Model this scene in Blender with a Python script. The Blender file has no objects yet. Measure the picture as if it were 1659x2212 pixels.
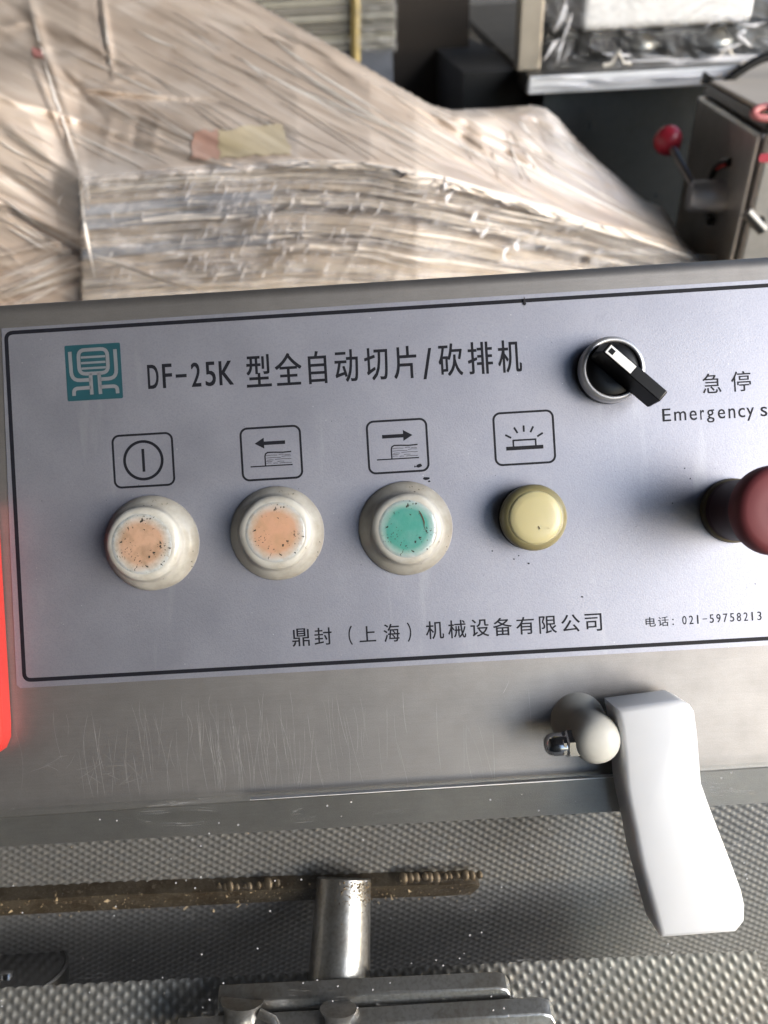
import bpy, math, random
from mathutils import Vector, Matrix, noise
random.seed(7)
sc = bpy.context.scene
COL = sc.collection
R = math.radians

# ------------------------------------------------------------------ camera
PITCH, ROLL, D0, F = R(36.0), R(3.4), 330.0, 1597.0      # mm, F in photo units (1659 x 2212)
CAM = Vector((0, 0, 1.45))
fwd = Vector((0, math.cos(PITCH), -math.sin(PITCH)))
pu = Vector((1, 0, 0)); pn = -fwd; pv = pn.cross(pu)
camX = pu * math.cos(ROLL) - pv * math.sin(ROLL)
camY = pu * math.sin(ROLL) + pv * math.cos(ROLL)
def frame(x, y, z, loc):
    m = Matrix((x, y, z)).transposed().to_4x4(); m.translation = loc; return m
cd = bpy.data.cameras.new('camera'); cam = bpy.data.objects.new('camera', cd); COL.objects.link(cam)
cam.matrix_world = frame(camX, camY, pn, CAM)
cd.sensor_fit = 'VERTICAL'; cd.sensor_height = 36; cd.lens = 26
cd.clip_start = 0.01; cd.clip_end = 200
cd.dof.use_dof = True; cd.dof.focus_distance = 0.325; cd.dof.aperture_fstop = 8.5
sc.camera = cam

# ------------------------------------------------------------------ light
SUN_ELEV, SUN_AZ = R(17), R(124)      # azimuth clockwise from +Y: the open side of the shed, right and a little behind
w = bpy.data.worlds.new('World'); sc.world = w; w.use_nodes = True
wn = w.node_tree.nodes; wl = w.node_tree.links
sky = wn.new('ShaderNodeTexSky'); sky.sky_type = 'NISHITA'; sky.sun_disc = False
sky.sun_elevation = SUN_ELEV; sky.sun_rotation = SUN_AZ; sky.dust_density = 1.0; sky.ozone_density = 2.0
wl.new(sky.outputs[0], wn['Background'].inputs[0]); wn['Background'].inputs[1].default_value = 0.15
sd = bpy.data.lights.new('sun', 'SUN'); sd.energy = 1.5; sd.angle = R(46); sd.color = (1, 0.985, 0.965)
sun = bpy.data.objects.new('sun', sd); COL.objects.link(sun)
sdir = Vector((math.sin(SUN_AZ) * math.cos(SUN_ELEV), math.cos(SUN_AZ) * math.cos(SUN_ELEV), math.sin(SUN_ELEV)))
sun.rotation_euler = sdir.to_track_quat('Z', 'Y').to_euler()
sc.view_settings.view_transform = 'Standard'; sc.view_settings.look = 'None'
sc.view_settings.exposure = 1.36; sc.view_settings.gamma = 1
sc.cycles.use_denoising = True
sc.cycles.max_bounces = 8; sc.cycles.transparent_max_bounces = 16; sc.cycles.caustics_reflective = False

# ------------------------------------------------------------------ measuring helpers
def P(px, py, h=0.0):
    """panel coordinates (mm) of the point at height h above the panel seen at photo position px, py"""
    x = (px - 829.5) * (D0 - h) / F; y = -(py - 1106) * (D0 - h) / F
    return Vector((x * math.cos(ROLL) + y * math.sin(ROLL), -x * math.sin(ROLL) + y * math.cos(ROLL), h))
def ray(px, py):
    return fwd + camX * ((px - 829.5) / F) - camY * ((py - 1106) / F)
def atY(px, py, y): r = ray(px, py); return CAM + r * (y / r.y)
def atZ(px, py, z): r = ray(px, py); return CAM + r * ((z - CAM.z) / r.z)
def atX(px, py, x): r = ray(px, py); return CAM + r * (x / r.x)
PANEL = frame(pu, pv, pn, CAM + fwd * D0 * 0.001)

# ------------------------------------------------------------------ mesh helpers
class MB:
    def __init__(s): s.v = []; s.f = []
    def add(s, vs, fs):
        o = len(s.v); s.v += [Vector(v) for v in vs]; s.f += [[i + o for i in f] for f in fs]; return s
    def box(s, a, b):
        (x0, y0, z0), (x1, y1, z1) = a, b
        return s.add([(x0,y0,z0),(x1,y0,z0),(x1,y1,z0),(x0,y1,z0),(x0,y0,z1),(x1,y0,z1),(x1,y1,z1),(x0,y1,z1)],
                     [(3,2,1,0),(4,5,6,7),(0,1,5,4),(1,2,6,5),(2,3,7,6),(3,0,4,7)])
    def hexa(s, lo, hi):
        return s.loft([lo, hi])
    def loft(s, loops, cap0=True, cap1=True, closed=True):
        n = len(loops[0]); o = len(s.v)
        for l in loops: s.v += [Vector(p) for p in l]
        for k in range(len(loops) - 1):
            for i in range(n if closed else n - 1):
                j = (i + 1) % n
                s.f.append([o+k*n+i, o+k*n+j, o+(k+1)*n+j, o+(k+1)*n+i])
        if cap0: s.f.append([o + i for i in reversed(range(n))])
        if cap1: s.f.append([o + (len(loops)-1)*n + i for i in range(n)])
        return s
    def lathe(s, prof, c=(0,0,0), axis=(0,0,1), seg=64, shift=(0,0), h0=None):
        """prof: list of (r, h); the centre may lean by shift over the profile's height"""
        ax = Vector(axis).normalized(); q = Vector((0,0,1)).rotation_difference(ax); c = Vector(c)
        H = max(p[1] for p in prof) or 1; loops = []
        for r, h in prof:
            t = h / H
            loops.append([c + q @ Vector((max(r,1e-4)*math.cos(a)+shift[0]*t, max(r,1e-4)*math.sin(a)+shift[1]*t, h))
                          for a in [2*math.pi*i/seg for i in range(seg)]])
        return s.loft(loops)
    def tube(s, pts, r, seg=12):
        pts = [Vector(p) for p in pts]; rs = r if isinstance(r, (list, tuple)) else [r]*len(pts)
        t0 = (pts[1]-pts[0]).normalized(); a = t0.orthogonal().normalized(); loops = []
        for i, p in enumerate(pts):
            t = (pts[min(i+1,len(pts)-1)] - pts[max(i-1,0)]).normalized()
            a = (a - t*a.dot(t)).normalized(); b = t.cross(a)
            loops.append([p + (a*math.cos(u)+b*math.sin(u))*rs[i] for u in [2*math.pi*k/seg for k in range(seg)]])
        return s.loft(loops)
    def ribbon(s, pts, wd, z, closed=False):
        """flat mitred line of width wd through 2-D points at height z"""
        pts = [Vector((p[0], p[1])) for p in pts]; n = len(pts); L = []; Rr = []
        for i in range(n):
            if closed: d0 = pts[i]-pts[i-1]; d1 = pts[(i+1)%n]-pts[i]
            else:
                d0 = pts[i]-pts[i-1] if i else pts[1]-pts[0]; d1 = pts[i+1]-pts[i] if i < n-1 else pts[i]-pts[i-1]
            n0 = Vector((-d0.y, d0.x)).normalized(); n1 = Vector((-d1.y, d1.x)).normalized()
            m = (n0+n1).normalized(); k = wd/2/max(0.4, m.dot(n1))
            L.append(pts[i]+m*k); Rr.append(pts[i]-m*k)
        o = len(s.v); s.v += [Vector((p.x,p.y,z)) for p in L] + [Vector((p.x,p.y,z)) for p in Rr]
        for i in range(n if closed else n-1):
            j = (i+1) % n; s.f.append([o+n+i, o+n+j, o+j, o+i])
        return s
    def poly(s, pts, z):
        o = len(s.v); s.v += [Vector((p[0],p[1],z)) for p in pts]; s.f.append([o+i for i in range(len(pts))]); return s
    def build(s, name, mat, parent=None, loc=(0,0,0), scale=0.001, smooth=40, bevel=0, bseg=2, attr=None, world=False, flip=False):
        me = bpy.data.meshes.new(name)
        me.from_pydata([tuple(v*scale) for v in s.v], [], [list(reversed(f)) for f in s.f] if flip else s.f)
        me.validate(); me.update()
        if smooth:
            me.shade_smooth(); me.set_sharp_from_angle(angle=R(smooth))
        if attr:
            for nm, vals in attr.items():
                a = me.attributes.new(nm, 'FLOAT_VECTOR', 'POINT')
                flat = [c for v in vals for c in v]; a.data.foreach_set('vector', flat)
        o = bpy.data.objects.new(name, me); COL.objects.link(o); me.materials.append(mat)
        o.location = Vector(loc)*(scale)
        if parent: o.parent = parent
        if bevel:
            b = o.modifiers.new('bevel', 'BEVEL'); b.width = bevel*scale; b.segments = bseg; b.limit_method = 'ANGLE'; b.angle_limit = R(35)
            b.harden_normals = False
        return o
def thing(name, label, cat, loc=None, mat=None, group=None):
    o = bpy.data.objects.new(name, None); COL.objects.link(o); o.empty_display_size = 0.05
    if mat is not None: o.matrix_world = mat
    elif loc is not None: o.location = loc
    o['label'] = label; o['category'] = cat
    if group: o['group'] = group
    return o
def tag(o, label=None, cat=None, kind=None, group=None):
    if label: o['label'] = label
    if cat: o['category'] = cat
    if kind: o['kind'] = kind
    if group: o['group'] = group
    return o
def rrect(x0, y0, x1, y1, r, n=6):
    out = []
    for cx, cy, a0 in ((x1-r,y1-r,0),(x0+r,y1-r,90),(x0+r,y0+r,180),(x1-r,y0+r,270)):
        out += [(cx+r*math.cos(R(a0+90*i/n)), cy+r*math.sin(R(a0+90*i/n))) for i in range(n+1)]
    return out
def lerp(a, b, t): return a + (b-a)*t
def interp(tab, x):
    if x <= tab[0][0]: return tab[0][1]
    for (a, b), (c, d) in zip(tab, tab[1:]):
        if x <= c: return b + (d-b)*(x-a)/(c-a)
    return tab[-1][1]

# ------------------------------------------------------------------ materials
class Mat:
    def __init__(s, name):
        s.m = bpy.data.materials.new(name); s.m.use_nodes = True; s.nt = s.m.node_tree
        s.N = s.nt.nodes; s.L = s.nt.links; s.bsdf = s.N['Principled BSDF']; s._tc = None
    def n(s, t, **k):
        nd = s.N.new(t)
        for a, b in k.items(): setattr(nd, a, b)
        return nd
    def tc(s, scale=(1,1,1), rot=(0,0,0), attr=None, out='Object'):
        if attr: src = s.n('ShaderNodeAttribute', attribute_name=attr).outputs['Vector']
        else: src = s.n('ShaderNodeTexCoord').outputs[out]
        mp = s.n('ShaderNodeMapping'); mp.inputs['Scale'].default_value = scale; mp.inputs['Rotation'].default_value = rot
        s.L.new(src, mp.inputs[0]); return mp.outputs[0]
    def noise(s, vec, scale, detail=4, rough=0.55, dist=0):
        t = s.n('ShaderNodeTexNoise'); t.inputs['Scale'].default_value = scale; t.inputs['Detail'].default_value = detail
        t.inputs['Roughness'].default_value = rough; t.inputs['Distortion'].default_value = dist
        s.L.new(vec, t.inputs['Vector']); return t.outputs[0]
    def voro(s, vec, scale, feature='F1', rnd=1):
        t = s.n('ShaderNodeTexVoronoi', feature=feature); t.inputs['Scale'].default_value = scale
        t.inputs['Randomness'].default_value = rnd; s.L.new(vec, t.inputs['Vector']); return t
    def ramp(s, val, stops):
        r = s.n('ShaderNodeValToRGB'); e = r.color_ramp.elements
        while len(e) < len(stops): e.new(0.5)
        for x, (p, c) in zip(e, stops):
            x.position = p; x.color = (c, c, c, 1) if isinstance(c, (int, float)) else (*c, 1)
        s.L.new(val, r.inputs[0]); return r.outputs[0]
    def mix(s, fac, a, b, mode='MIX'):
        m = s.n('ShaderNodeMix', data_type='RGBA', blend_type=mode)
        for sock, v in ((m.inputs[0], fac), (m.inputs[6], a), (m.inputs[7], b)):
            if isinstance(v, (int, float)): sock.default_value = v
            elif isinstance(v, tuple): sock.default_value = (*v, 1)
            else: s.L.new(v, sock)
        return m.outputs[2]
    def math(s, op, a, b=0.0, clamp=False):
        m = s.n('ShaderNodeMath', operation=op, use_clamp=clamp)
        for sock, v in ((m.inputs[0], a), (m.inputs[1], b)):
            if isinstance(v, (int, float)): sock.default_value = v
            else: s.L.new(v, sock)
        return m.outputs[0]
    def set(s, **k):
        names = {'col':'Base Color','metal':'Metallic','rough':'Roughness','sss':'Subsurface Weight','coat':'Coat Weight','spec':'Specular IOR Level','trans':'Transmission Weight','aniso':'Anisotropic'}
        for a, v in k.items():
            i = s.bsdf.inputs[names[a]]
            if isinstance(v, (int, float)): i.default_value = v
            elif isinstance(v, tuple): i.default_value = (*v, 1)
            else: s.L.new(v, i)
        return s
    def bump(s, val, dist, strength=1.0, prev=None):
        b = s.n('ShaderNodeBump'); b.inputs['Strength'].default_value = strength; b.inputs['Distance'].default_value = dist
        s.L.new(val, b.inputs['Height'])
        if prev is not None: s.L.new(prev, b.inputs['Normal'])
        s.L.new(b.outputs[0], s.bsdf.inputs['Normal']); return b.outputs[0]
    def sssr(s, r, scale):
        s.bsdf.inputs['Subsurface Radius'].default_value = r; s.bsdf.inputs['Subsurface Scale'].default_value = scale; return s

def plain(name, col, rough=0.5, metal=0.0, var=0.12, scale=60, bump=0.0, **k):
    m = Mat(name); v = m.tc(); nz = m.noise(v, scale, 5)
    m.set(col=m.mix(m.ramp(nz, [(0.3, 0), (0.7, 1)]), tuple(c*(1-var) for c in col), tuple(min(1, c*(1+var)) for c in col)),
          rough=m.math('ADD', m.math('MULTIPLY', nz, 0.16), rough-0.08), metal=metal, **k)
    if bump: m.bump(nz, bump)
    return m

def steel(name, base=(0.52,0.50,0.48), rough=0.42, scratch=0.0, grain=0.00006, dirt=0.3, brushed=(60, 900)):
    m = Mat(name); v = m.tc()
    big = m.noise(v, 14, 5, 0.6); mid = m.noise(v, 90, 4, 0.6)
    br = m.noise(m.tc((brushed[0], brushed[1], brushed[0])), 1.0, 3, 0.6)
    fine = m.noise(v, 1900, 2, 0.6)
    c = m.mix(m.math('MULTIPLY', m.ramp(big, [(0.4, 0), (0.7, 1)]), dirt), base, tuple(x*0.62 for x in base))
    c = m.mix(m.ramp(mid, [(0.35, 0.0), (0.7, 0.30)]), c, tuple(x*1.35 for x in base))
    c = m.mix(m.ramp(br, [(0.3, 0.14), (0.7, 0.0)]), c, tuple(x*0.6 for x in base))
    c = m.mix(m.ramp(fine, [(0.35, 0.2), (0.6, 0.0)]), c, tuple(x*0.55 for x in base))
    rr = m.math('ADD', m.math('MULTIPLY', big, 0.22), rough-0.1)
    if scratch:
        tot = None
        for i, (fx, fy, ang, wd) in enumerate(((85, 4.5, 4, 0.0016), (60, 6, -9, 0.0016), (120, 7, 12, 0.002), (160, 12, -3, 0.002))):
            n1 = m.noise(m.tc((fx, fy, 1), (0, 0, R(ang))), 1.0, 0.0)
            ln = m.math('SUBTRACT', 1.0, m.math('DIVIDE', m.math('ABSOLUTE', m.math('SUBTRACT', n1, 0.5+0.03*i)), wd*4), clamp=True)
            gate = m.ramp(m.noise(m.tc((30, 12, 1), (0, 0, i)), 1.0, 1), [(0.5, 0), (0.62, 1)])
            ln = m.math('MULTIPLY', ln, gate)
            tot = ln if tot is None else m.math('MAXIMUM', tot, ln)
        xyz = m.n('ShaderNodeSeparateXYZ'); m.L.new(m.tc(), xyz.inputs[0])
        band = m.ramp(m.math('ADD', m.math('MULTIPLY', xyz.outputs[1], -5.0), 0.0), [(0.30, 0), (0.40, 1), (0.60, 0.9), (0.68, 0.0)])
        side = m.ramp(m.math('ADD', m.math('MULTIPLY', xyz.outputs[0], 2.5), 0.5), [(0.05, 0.1), (0.28, 1), (0.5, 0.8), (0.95, 0.35)])
        tot = m.math('MULTIPLY', m.math('MULTIPLY', tot, band), side)
        c = m.mix(m.math('MULTIPLY', tot, scratch), c, (0.95, 0.93, 0.92))
        # dark curved rub marks
        n2 = m.noise(m.tc((16, 60, 1), (0, 0, R(-14))), 1.0, 1.0)
        rub = m.math('SUBTRACT', 1.0, m.math('DIVIDE', m.math('ABSOLUTE', m.math('SUBTRACT', n2, 0.45)), 0.012), clamp=True)
        rub = m.math('MULTIPLY', rub, m.ramp(m.noise(m.tc((22, 22, 1)), 1.0, 1), [(0.55, 0), (0.66, 0.35)]))
        c = m.mix(rub, c, tuple(x*0.35 for x in base))
    m.set(col=c, metal=0.95, rough=rr)
    m.bump(m.math('ADD', fine, m.math('MULTIPLY', br, 0.5)), grain)
    return m

M = {}
M['steel_face'] = steel('brushed_stainless_steel', (0.315, 0.302, 0.293), 0.54, scratch=0.0, grain=0.00004)
M['steel'] = steel('plain_stainless_steel', (0.30, 0.29, 0.285), 0.42)
M['steel_dark'] = steel('dark_stainless_steel', (0.16, 0.157, 0.152), 0.34, dirt=0.6)  # darker base colour than the plain steel
M['steel_bright'] = plain('polished_steel', (0.55, 0.55, 0.56), 0.18, 1.0, 0.05, 200)

def label_mat():
    m = Mat('silver_printed_label'); v = m.tc()
    fine = m.noise(v, 1500, 2, 0.7); mid = m.noise(v, 30, 5, 0.6)
    c = m.mix(m.ramp(mid, [(0.35, 0), (0.7, 1)]), (0.34, 0.348, 0.405), (0.38, 0.388, 0.445))
    c = m.mix(m.ramp(fine, [(0.35, 0.28), (0.55, 0.0)]), c, (0.25, 0.255, 0.31))
    smear = m.noise(m.tc((90, 12, 1), (0, 0, R(6))), 1.0, 3)
    c = m.mix(m.ramp(smear, [(0.62, 0), (0.8, 0.18)]), c, (0.75, 0.76, 0.78))
    d = m.voro(v, 260); dots = m.ramp(d.outputs[0], [(0.0, 1), (0.045, 1), (0.06, 0)])
    gate = m.ramp(m.noise(v, 55, 2), [(0.56, 0), (0.6, 1)])
    c = m.mix(m.math('MULTIPLY', m.math('MULTIPLY', dots, gate), 0.6), c, (0.85, 0.86, 0.88))
    d2 = m.voro(m.tc((1, 1, 1), (0, 0, 1)), 120); dk = m.math('MULTIPLY', m.ramp(d2.outputs[0], [(0.0, 1), (0.03, 1), (0.045, 0)]), m.ramp(m.noise(v, 41, 2), [(0.62, 0), (0.66, 0.8)]))
    c = m.mix(dk, c, (0.08, 0.07, 0.07))
    m.set(col=c, metal=0.86, rough=m.math('ADD', m.math('MULTIPLY', mid, 0.12), 0.48))
    m.bump(fine, 0.00006)
    return m
M['label'] = label_mat()
M['ink'] = plain('black_ink', (0.006, 0.0065, 0.011), 0.6, var=0.3, scale=300, spec=.25)
M['logo_teal'] = plain('teal_ink', (0.014, 0.062, 0.080), 0.45, 0.2, 0.08, 120)
M['logo_line'] = plain('bare_label_silver', (0.28, 0.29, 0.32), 0.45, 0.6, 0.05, 120)
M['black_plastic'] = plain('black_plastic', (0.003, 0.003, 0.0035), 0.36, var=0.2, spec=.35)
M['black_rubber'] = plain('black_rubber', (0.006, 0.006, 0.0065), 0.6, spec=.3)
M['bezel'] = plain('satin_chrome', (0.62, 0.62, 0.64), 0.46, 0.8, 0.04)
M['white_insert'] = plain('white_plastic_insert', (0.8, 0.8, 0.8), 0.4, var=0.03)
M['red_matte'] = plain('faded_red_plastic', (0.20, 0.045, 0.05), 0.55, var=0.08)
M['mauve'] = plain('dark_mauve_plastic', (0.055, 0.024, 0.032), 0.55, var=0.1)
M['olive'] = plain('tarnished_brass', (0.16, 0.135, 0.09), 0.5, 0.3)
M['grey_disc'] = plain('greenish_grey_disc', (0.25, 0.28, 0.22), 0.5)
M['bright_red'] = plain('bright_red_plastic', (0.50, 0.026, 0.02), 0.4, var=0.03)

def dotted(m, v, scale, rad, gate_lo, colr, c, ns=60):
    nz_ = m.n('ShaderNodeTexNoise'); nz_.inputs['Scale'].default_value = scale*1.5; m.L.new(v, nz_.inputs['Vector'])
    v2_ = m.n('ShaderNodeVectorMath', operation='MULTIPLY_ADD'); m.L.new(nz_.outputs['Color'], v2_.inputs[0]); v2_.inputs[1].default_value = (1.2/scale,)*3; m.L.new(v, v2_.inputs[2]); v = v2_.outputs[0]
    d = m.voro(v, scale); dots = m.ramp(d.outputs[0], [(0.0, 1), (rad, 1), (rad+0.04, 0)])
    gate = m.ramp(m.noise(v, ns, 2), [(gate_lo, 0), (gate_lo+0.05, 1)])
    return m.mix(m.math('MULTIPLY', dots, gate), c, colr)
def boot_mat():
    m = Mat('translucent_silicone'); v = m.tc()
    n1 = m.noise(v, 70, 5, 0.65); n2 = m.noise(v, 260, 3)
    c = m.mix(m.ramp(n1, [(0.42, 0), (0.72, 0.55)]), (0.50, 0.49, 0.45), (0.20, 0.165, 0.115))
    c = dotted(m, v, 420, 0.16, 0.60, (0.05, 0.04, 0.03), c)
    xyz = m.n('ShaderNodeSeparateXYZ'); m.L.new(v, xyz.inputs[0])
    low = m.ramp(m.math('MULTIPLY', xyz.outputs[2], 60.0), [(0.05, 0.55), (0.4, 0.0)])
    c = m.mix(low, c, (0.15, 0.13, 0.10))
    m.set(col=c, rough=0.33, sss=0.45, spec=0.5, coat=0.4).sssr((1, 0.95, 0.85), 0.004); m.bump(n2, 0.00008); return m
M['silicone'] = boot_mat()
def cap_mat(name, inner, stain, gate, dot_scale=330):
    m = Mat(name); v = m.tc()
    ln = m.n('ShaderNodeVectorMath', operation='LENGTH'); m.L.new(m.tc((1, 1, 0)), ln.inputs[0])
    wob = m.math('ADD', m.math('MULTIPLY', ln.outputs['Value'], 70.0), m.math('MULTIPLY', m.noise(v, 90, 3), 0.22))
    c = m.mix(m.ramp(wob, [(0.70, 0), (1.02, 1)]), inner, (0.56, 0.56, 0.53))
    st = m.ramp(m.noise(v, 110, 5, 0.7), [(0.45, 0), (0.68, 0.62)])
    c = m.mix(st, c, stain)
    c = dotted(m, v, dot_scale*1.3, 0.22, gate+.03, (0.03, 0.025, 0.02), c, 120)
    c = dotted(m, m.tc((1, 1, 1), (0, 0, 1.3)), 800, 0.2, gate+0.02, (0.05, 0.04, 0.03), c, 90)
    m.set(col=c, rough=0.3, sss=0.5, spec=0.5, coat=0.6).sssr((1, 0.7, 0.5), 0.003); m.bump(m.noise(v, 300, 3), 0.00012); return m
M['cap_orange_dirty'] = cap_mat('stained_orange_cap', (0.50, 0.31, 0.215), (0.20, 0.145, 0.085), 0.50)
M['cap_orange'] = cap_mat('orange_cap', (0.56, 0.315, 0.21), (0.40, 0.26, 0.15), 0.53)
M['cap_teal'] = cap_mat('teal_cap', (0.075, 0.30, 0.25), (0.16, 0.34, 0.31), 0.52)
def yellow_mat(name, col):
    m = Mat(name); v = m.tc(); c = m.mix(m.ramp(m.noise(v, 40, 3), [(0.3, 0), (0.7, 1)]), col, tuple(x*0.93 for x in col))
    m.set(col=c, rough=0.3, sss=0.3).sssr((1, 0.8, 0.4), 0.003); return m
M['lamp_rim'] = yellow_mat('olive_yellow_lens_rim', (0.27, 0.235, 0.12))
M['lamp_face'] = yellow_mat('pale_yellow_lens', (0.56, 0.50, 0.28))
M['nylon_white'] = plain('white_nylon', (0.70, 0.71, 0.735), 0.32, var=0.015, sss=0.7); 
M['nylon_cream'] = plain('aged_cream_nylon', (0.50, 0.49, 0.45), 0.4, var=0.1, scale=80, sss=0.2)
for k in ('nylon_white', 'nylon_cream'): Mat.sssr.__get__(type('x', (), {'bsdf': M[k].bsdf}))((1, 0.95, 0.9), 0.009)

def emboss_mat(name, base):
    m = Mat(name); v = m.tc()
    big = m.noise(v, 22, 5, 0.6); fine = m.noise(v, 700, 3, 0.6)
    c = m.mix(m.ramp(big, [(0.4, 0), (0.7, 0.5)]), base, tuple(x*0.6 for x in base))
    c = m.mix(m.ramp(fine, [(0.4, 0.25), (0.65, 0)]), c, tuple(x*0.5 for x in base))
    m.set(col=c, metal=0.75, rough=m.math('ADD', m.math('MULTIPLY', big, 0.2), 0.46)); m.bump(fine, 0.00005); return m
M['emboss'] = emboss_mat('embossed_stainless', (0.32, 0.31, 0.305))
M['emboss_near'] = emboss_mat('embossed_stainless_near', (0.30, 0.295, 0.29))
def grime_mat():
    m = Mat('greasy_brown_bar'); v = m.tc(); n1 = m.noise(v, 60, 6, 0.7); n2 = m.noise(v, 420, 3)
    c = m.mix(m.ramp(n1, [(0.4, 0), (0.62, 1)]), (0.045, 0.030, 0.016), (0.095, 0.075, 0.052))
    c = m.mix(m.ramp(n2, [(0.6, 0), (0.7, 0.8)]), c, (0.16, 0.13, 0.095))
    m.set(col=c, metal=0.3, rough=0.42); m.bump(m.math('ADD', n1, n2), 0.0005); return m
M['grime'] = grime_mat()
def tube_mat():
    m = Mat('worn_satin_tube'); v = m.tc(); n1 = m.noise(v, 60, 5, 0.65); n2 = m.noise(v, 500, 3)
    c = m.mix(m.ramp(n1, [(0.45, 0), (0.7, 0.6)]), (0.52, 0.51, 0.505), (0.28, 0.23, 0.17))
    c = m.mix(m.ramp(n2, [(0.35, 0.35), (0.55, 0)]), c, (0.22, 0.2, 0.17))
    m.set(col=c, metal=0.92, rough=0.33); m.bump(n2, 0.0001); return m
M['tube'] = tube_mat()
M['weld'] = plain('weld_metal', (0.14, 0.105, 0.07), 0.5, 0.6, 0.35, 300, 0.0002)
M['crumb'] = plain('pale_crumbs', (0.30, 0.22, 0.13), 0.7, var=0.5, scale=400)

def clear_mat(name, dust=0.05, dust_sheen_col=(0.6,0.6,0.62), rough=0.05, ior=1.49, bump=0, bscale=30, streak=None):
    m = Mat(name); v = m.tc(); m.N.remove(m.bsdf); out = m.N['Material Output']
    tr = m.n('ShaderNodeBsdfTransparent'); tr.inputs[0].default_value = (0.97, 0.975, 0.97, 1)
    gl = m.n('ShaderNodeBsdfGlossy'); gl.inputs['Roughness'].default_value = rough
    fr = m.n('ShaderNodeLayerWeight'); fr.inputs[0].default_value = 0.5; f0 = ((ior-1)/(ior+1))**2
    if bump:
        b = m.n('ShaderNodeBump'); b.inputs['Distance'].default_value = bump
        hv = m.tc(streak, attr='flow') if streak else v
        m.L.new(m.noise(hv, bscale, 5, 0.65), b.inputs['Height'])
        m.L.new(b.outputs[0], gl.inputs['Normal']); m.L.new(b.outputs[0], fr.inputs['Normal'])
    a = m.n('ShaderNodeMixShader'); m.L.new(m.math('ADD', m.math('MULTIPLY', m.math('POWER', fr.outputs['Facing'], 5.0), 1-f0), f0), a.inputs[0]); m.L.new(tr.outputs[0], a.inputs[1]); m.L.new(gl.outputs[0], a.inputs[2])
    df = m.n('ShaderNodeBsdfDiffuse'); df.inputs[0].default_value = (*dust_sheen_col, 1)
    b2 = m.n('ShaderNodeMixShader')
    if streak:
        fac = m.ramp(m.noise(m.tc(streak, attr='flow'), bscale, 5, 0.6), [(0.35, dust*0.3), (0.62, dust), (0.75, min(1, dust*2.4))])  # diffuse streaks; on the carton wrap they paint its pale reflections
    else:
        d = m.voro(v, 170); dots = m.ramp(d.outputs[0], [(0, 1), (0.05, 1), (0.09, 0)])
        g = m.ramp(m.noise(v, 40, 2), [(0.5, 0), (0.55, 0.7)])
        haze = m.ramp(m.noise(v, 9, 4), [(0.35, dust*0.4), (0.7, dust)])
        scr = m.noise(m.tc((10, 210, 10), (0, 0, R(60))), 1, 2)
        sl = m.math('SUBTRACT', 1.0, m.math('DIVIDE', m.math('ABSOLUTE', m.math('SUBTRACT', scr, 0.5)), 0.006), clamp=True)
        sl = m.math('MULTIPLY', sl, m.ramp(m.noise(v, 25, 1), [(0.55, 0), (0.62, 0.22)]))
        fac = m.math('MAXIMUM', m.math('MAXIMUM', m.math('MULTIPLY', dots, g), haze), sl)
    m.L.new(fac, b2.inputs[0]); m.L.new(a.outputs[0], b2.inputs[1]); m.L.new(df.outputs[0], b2.inputs[2])
    m.L.new(b2.outputs[0], out.inputs[0]); return m
M['acrylic'] = clear_mat('dusty_clear_acrylic', 0.005, ior=1.24, rough=0.12)
M['acrylic_edge'] = plain('acrylic_edge_highlight', (0.8, 0.79, 0.78), 0.2, var=0.1)

# ================================================================== setting
def slab(name, a, b, mat, parent=None, kind='structure'):
    c = (Vector(a)+Vector(b))/2
    o = MB().box(Vector(a)-c, Vector(b)-c).build(name, mat.m, parent, loc=c, scale=1, smooth=0)
    if not parent and kind: o['kind'] = kind
    return o
conc = plain('grey_concrete', (0.16, 0.155, 0.15), 0.7, var=0.25, scale=3, bump=0.002)
wallm = plain('dull_plaster', (0.085, 0.087, 0.092), 0.8, var=0.15, scale=2)
roofm = plain('dark_sheet_roof', (0.10, 0.10, 0.105), 0.6, var=0.2, scale=2)
slab('floor', (-60, -60, -0.1), (60, 60, 0), conc)
slab('wall_left', (-2.1, -2.1, 0.004), (-2.0, 4.6, 3.2), wallm)
slab('wall_back', (-2.0, 4.5, 0.004), (3.2, 4.6, 3.2), wallm)
slab('wall_front', (-2.0, -2.1, 0.004), (0.5, -2.0, 3.2), wallm)  # unseen wall behind the camera, added to darken panel and guard reflections
slab('roof', (-2.2, -2.3, 3.204), (1.6, 4.7, 3.3), roofm)

# ================================================================== the slicing machine: control box
S = thing('slicing_machine', 'stainless steel meat slicing machine with silver control panel and clear guard, nearest the camera', 'slicing machine', mat=PANEL)
def poly_face(pts2, thick, name, mat, **k):
    """prism from panel outline, front at h=0"""
    return MB().loft([[Vector((p[0], p[1], -thick)) for p in pts2], [Vector((p[0], p[1], 0)) for p in pts2]]).build(name, mat.m, S, **k)
tl, tr_ = P(-160, 663), P(2300, 508)      # upper edge of the box
bl, br_ = P(-160, 1775), P(2300, 1613)    # lower fold of the front sheet
def edge(a, b, dv, h): return [Vector((p.x, p.y+dv, h)) for p in (a, b)]
prof = []
for i in range(9):                       # rounded upper bend
    t = R(90*i/8); prof.append((-6+6*math.sin(t)-0.0, -6+6*math.cos(t)))
mb = MB(); rows = []
nU = 40
for (dv, h) in [(-6+6*math.cos(R(a)), -6+6*math.sin(R(a))) for a in range(0, 91, 9)]:
    rows.append(edge(tl, tr_, dv, h))
rows.insert(0, edge(tl, tr_, 0, -90))
rows.append([bl + Vector((0, 0.0, 0)), br_ + Vector((0, 0.0, 0))])
rows.append([bl + Vector((0, -0.9, -0.5)), br_ + Vector((0, -0.9, -0.5))])
v = [p for r_ in rows for p in r_]
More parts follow.
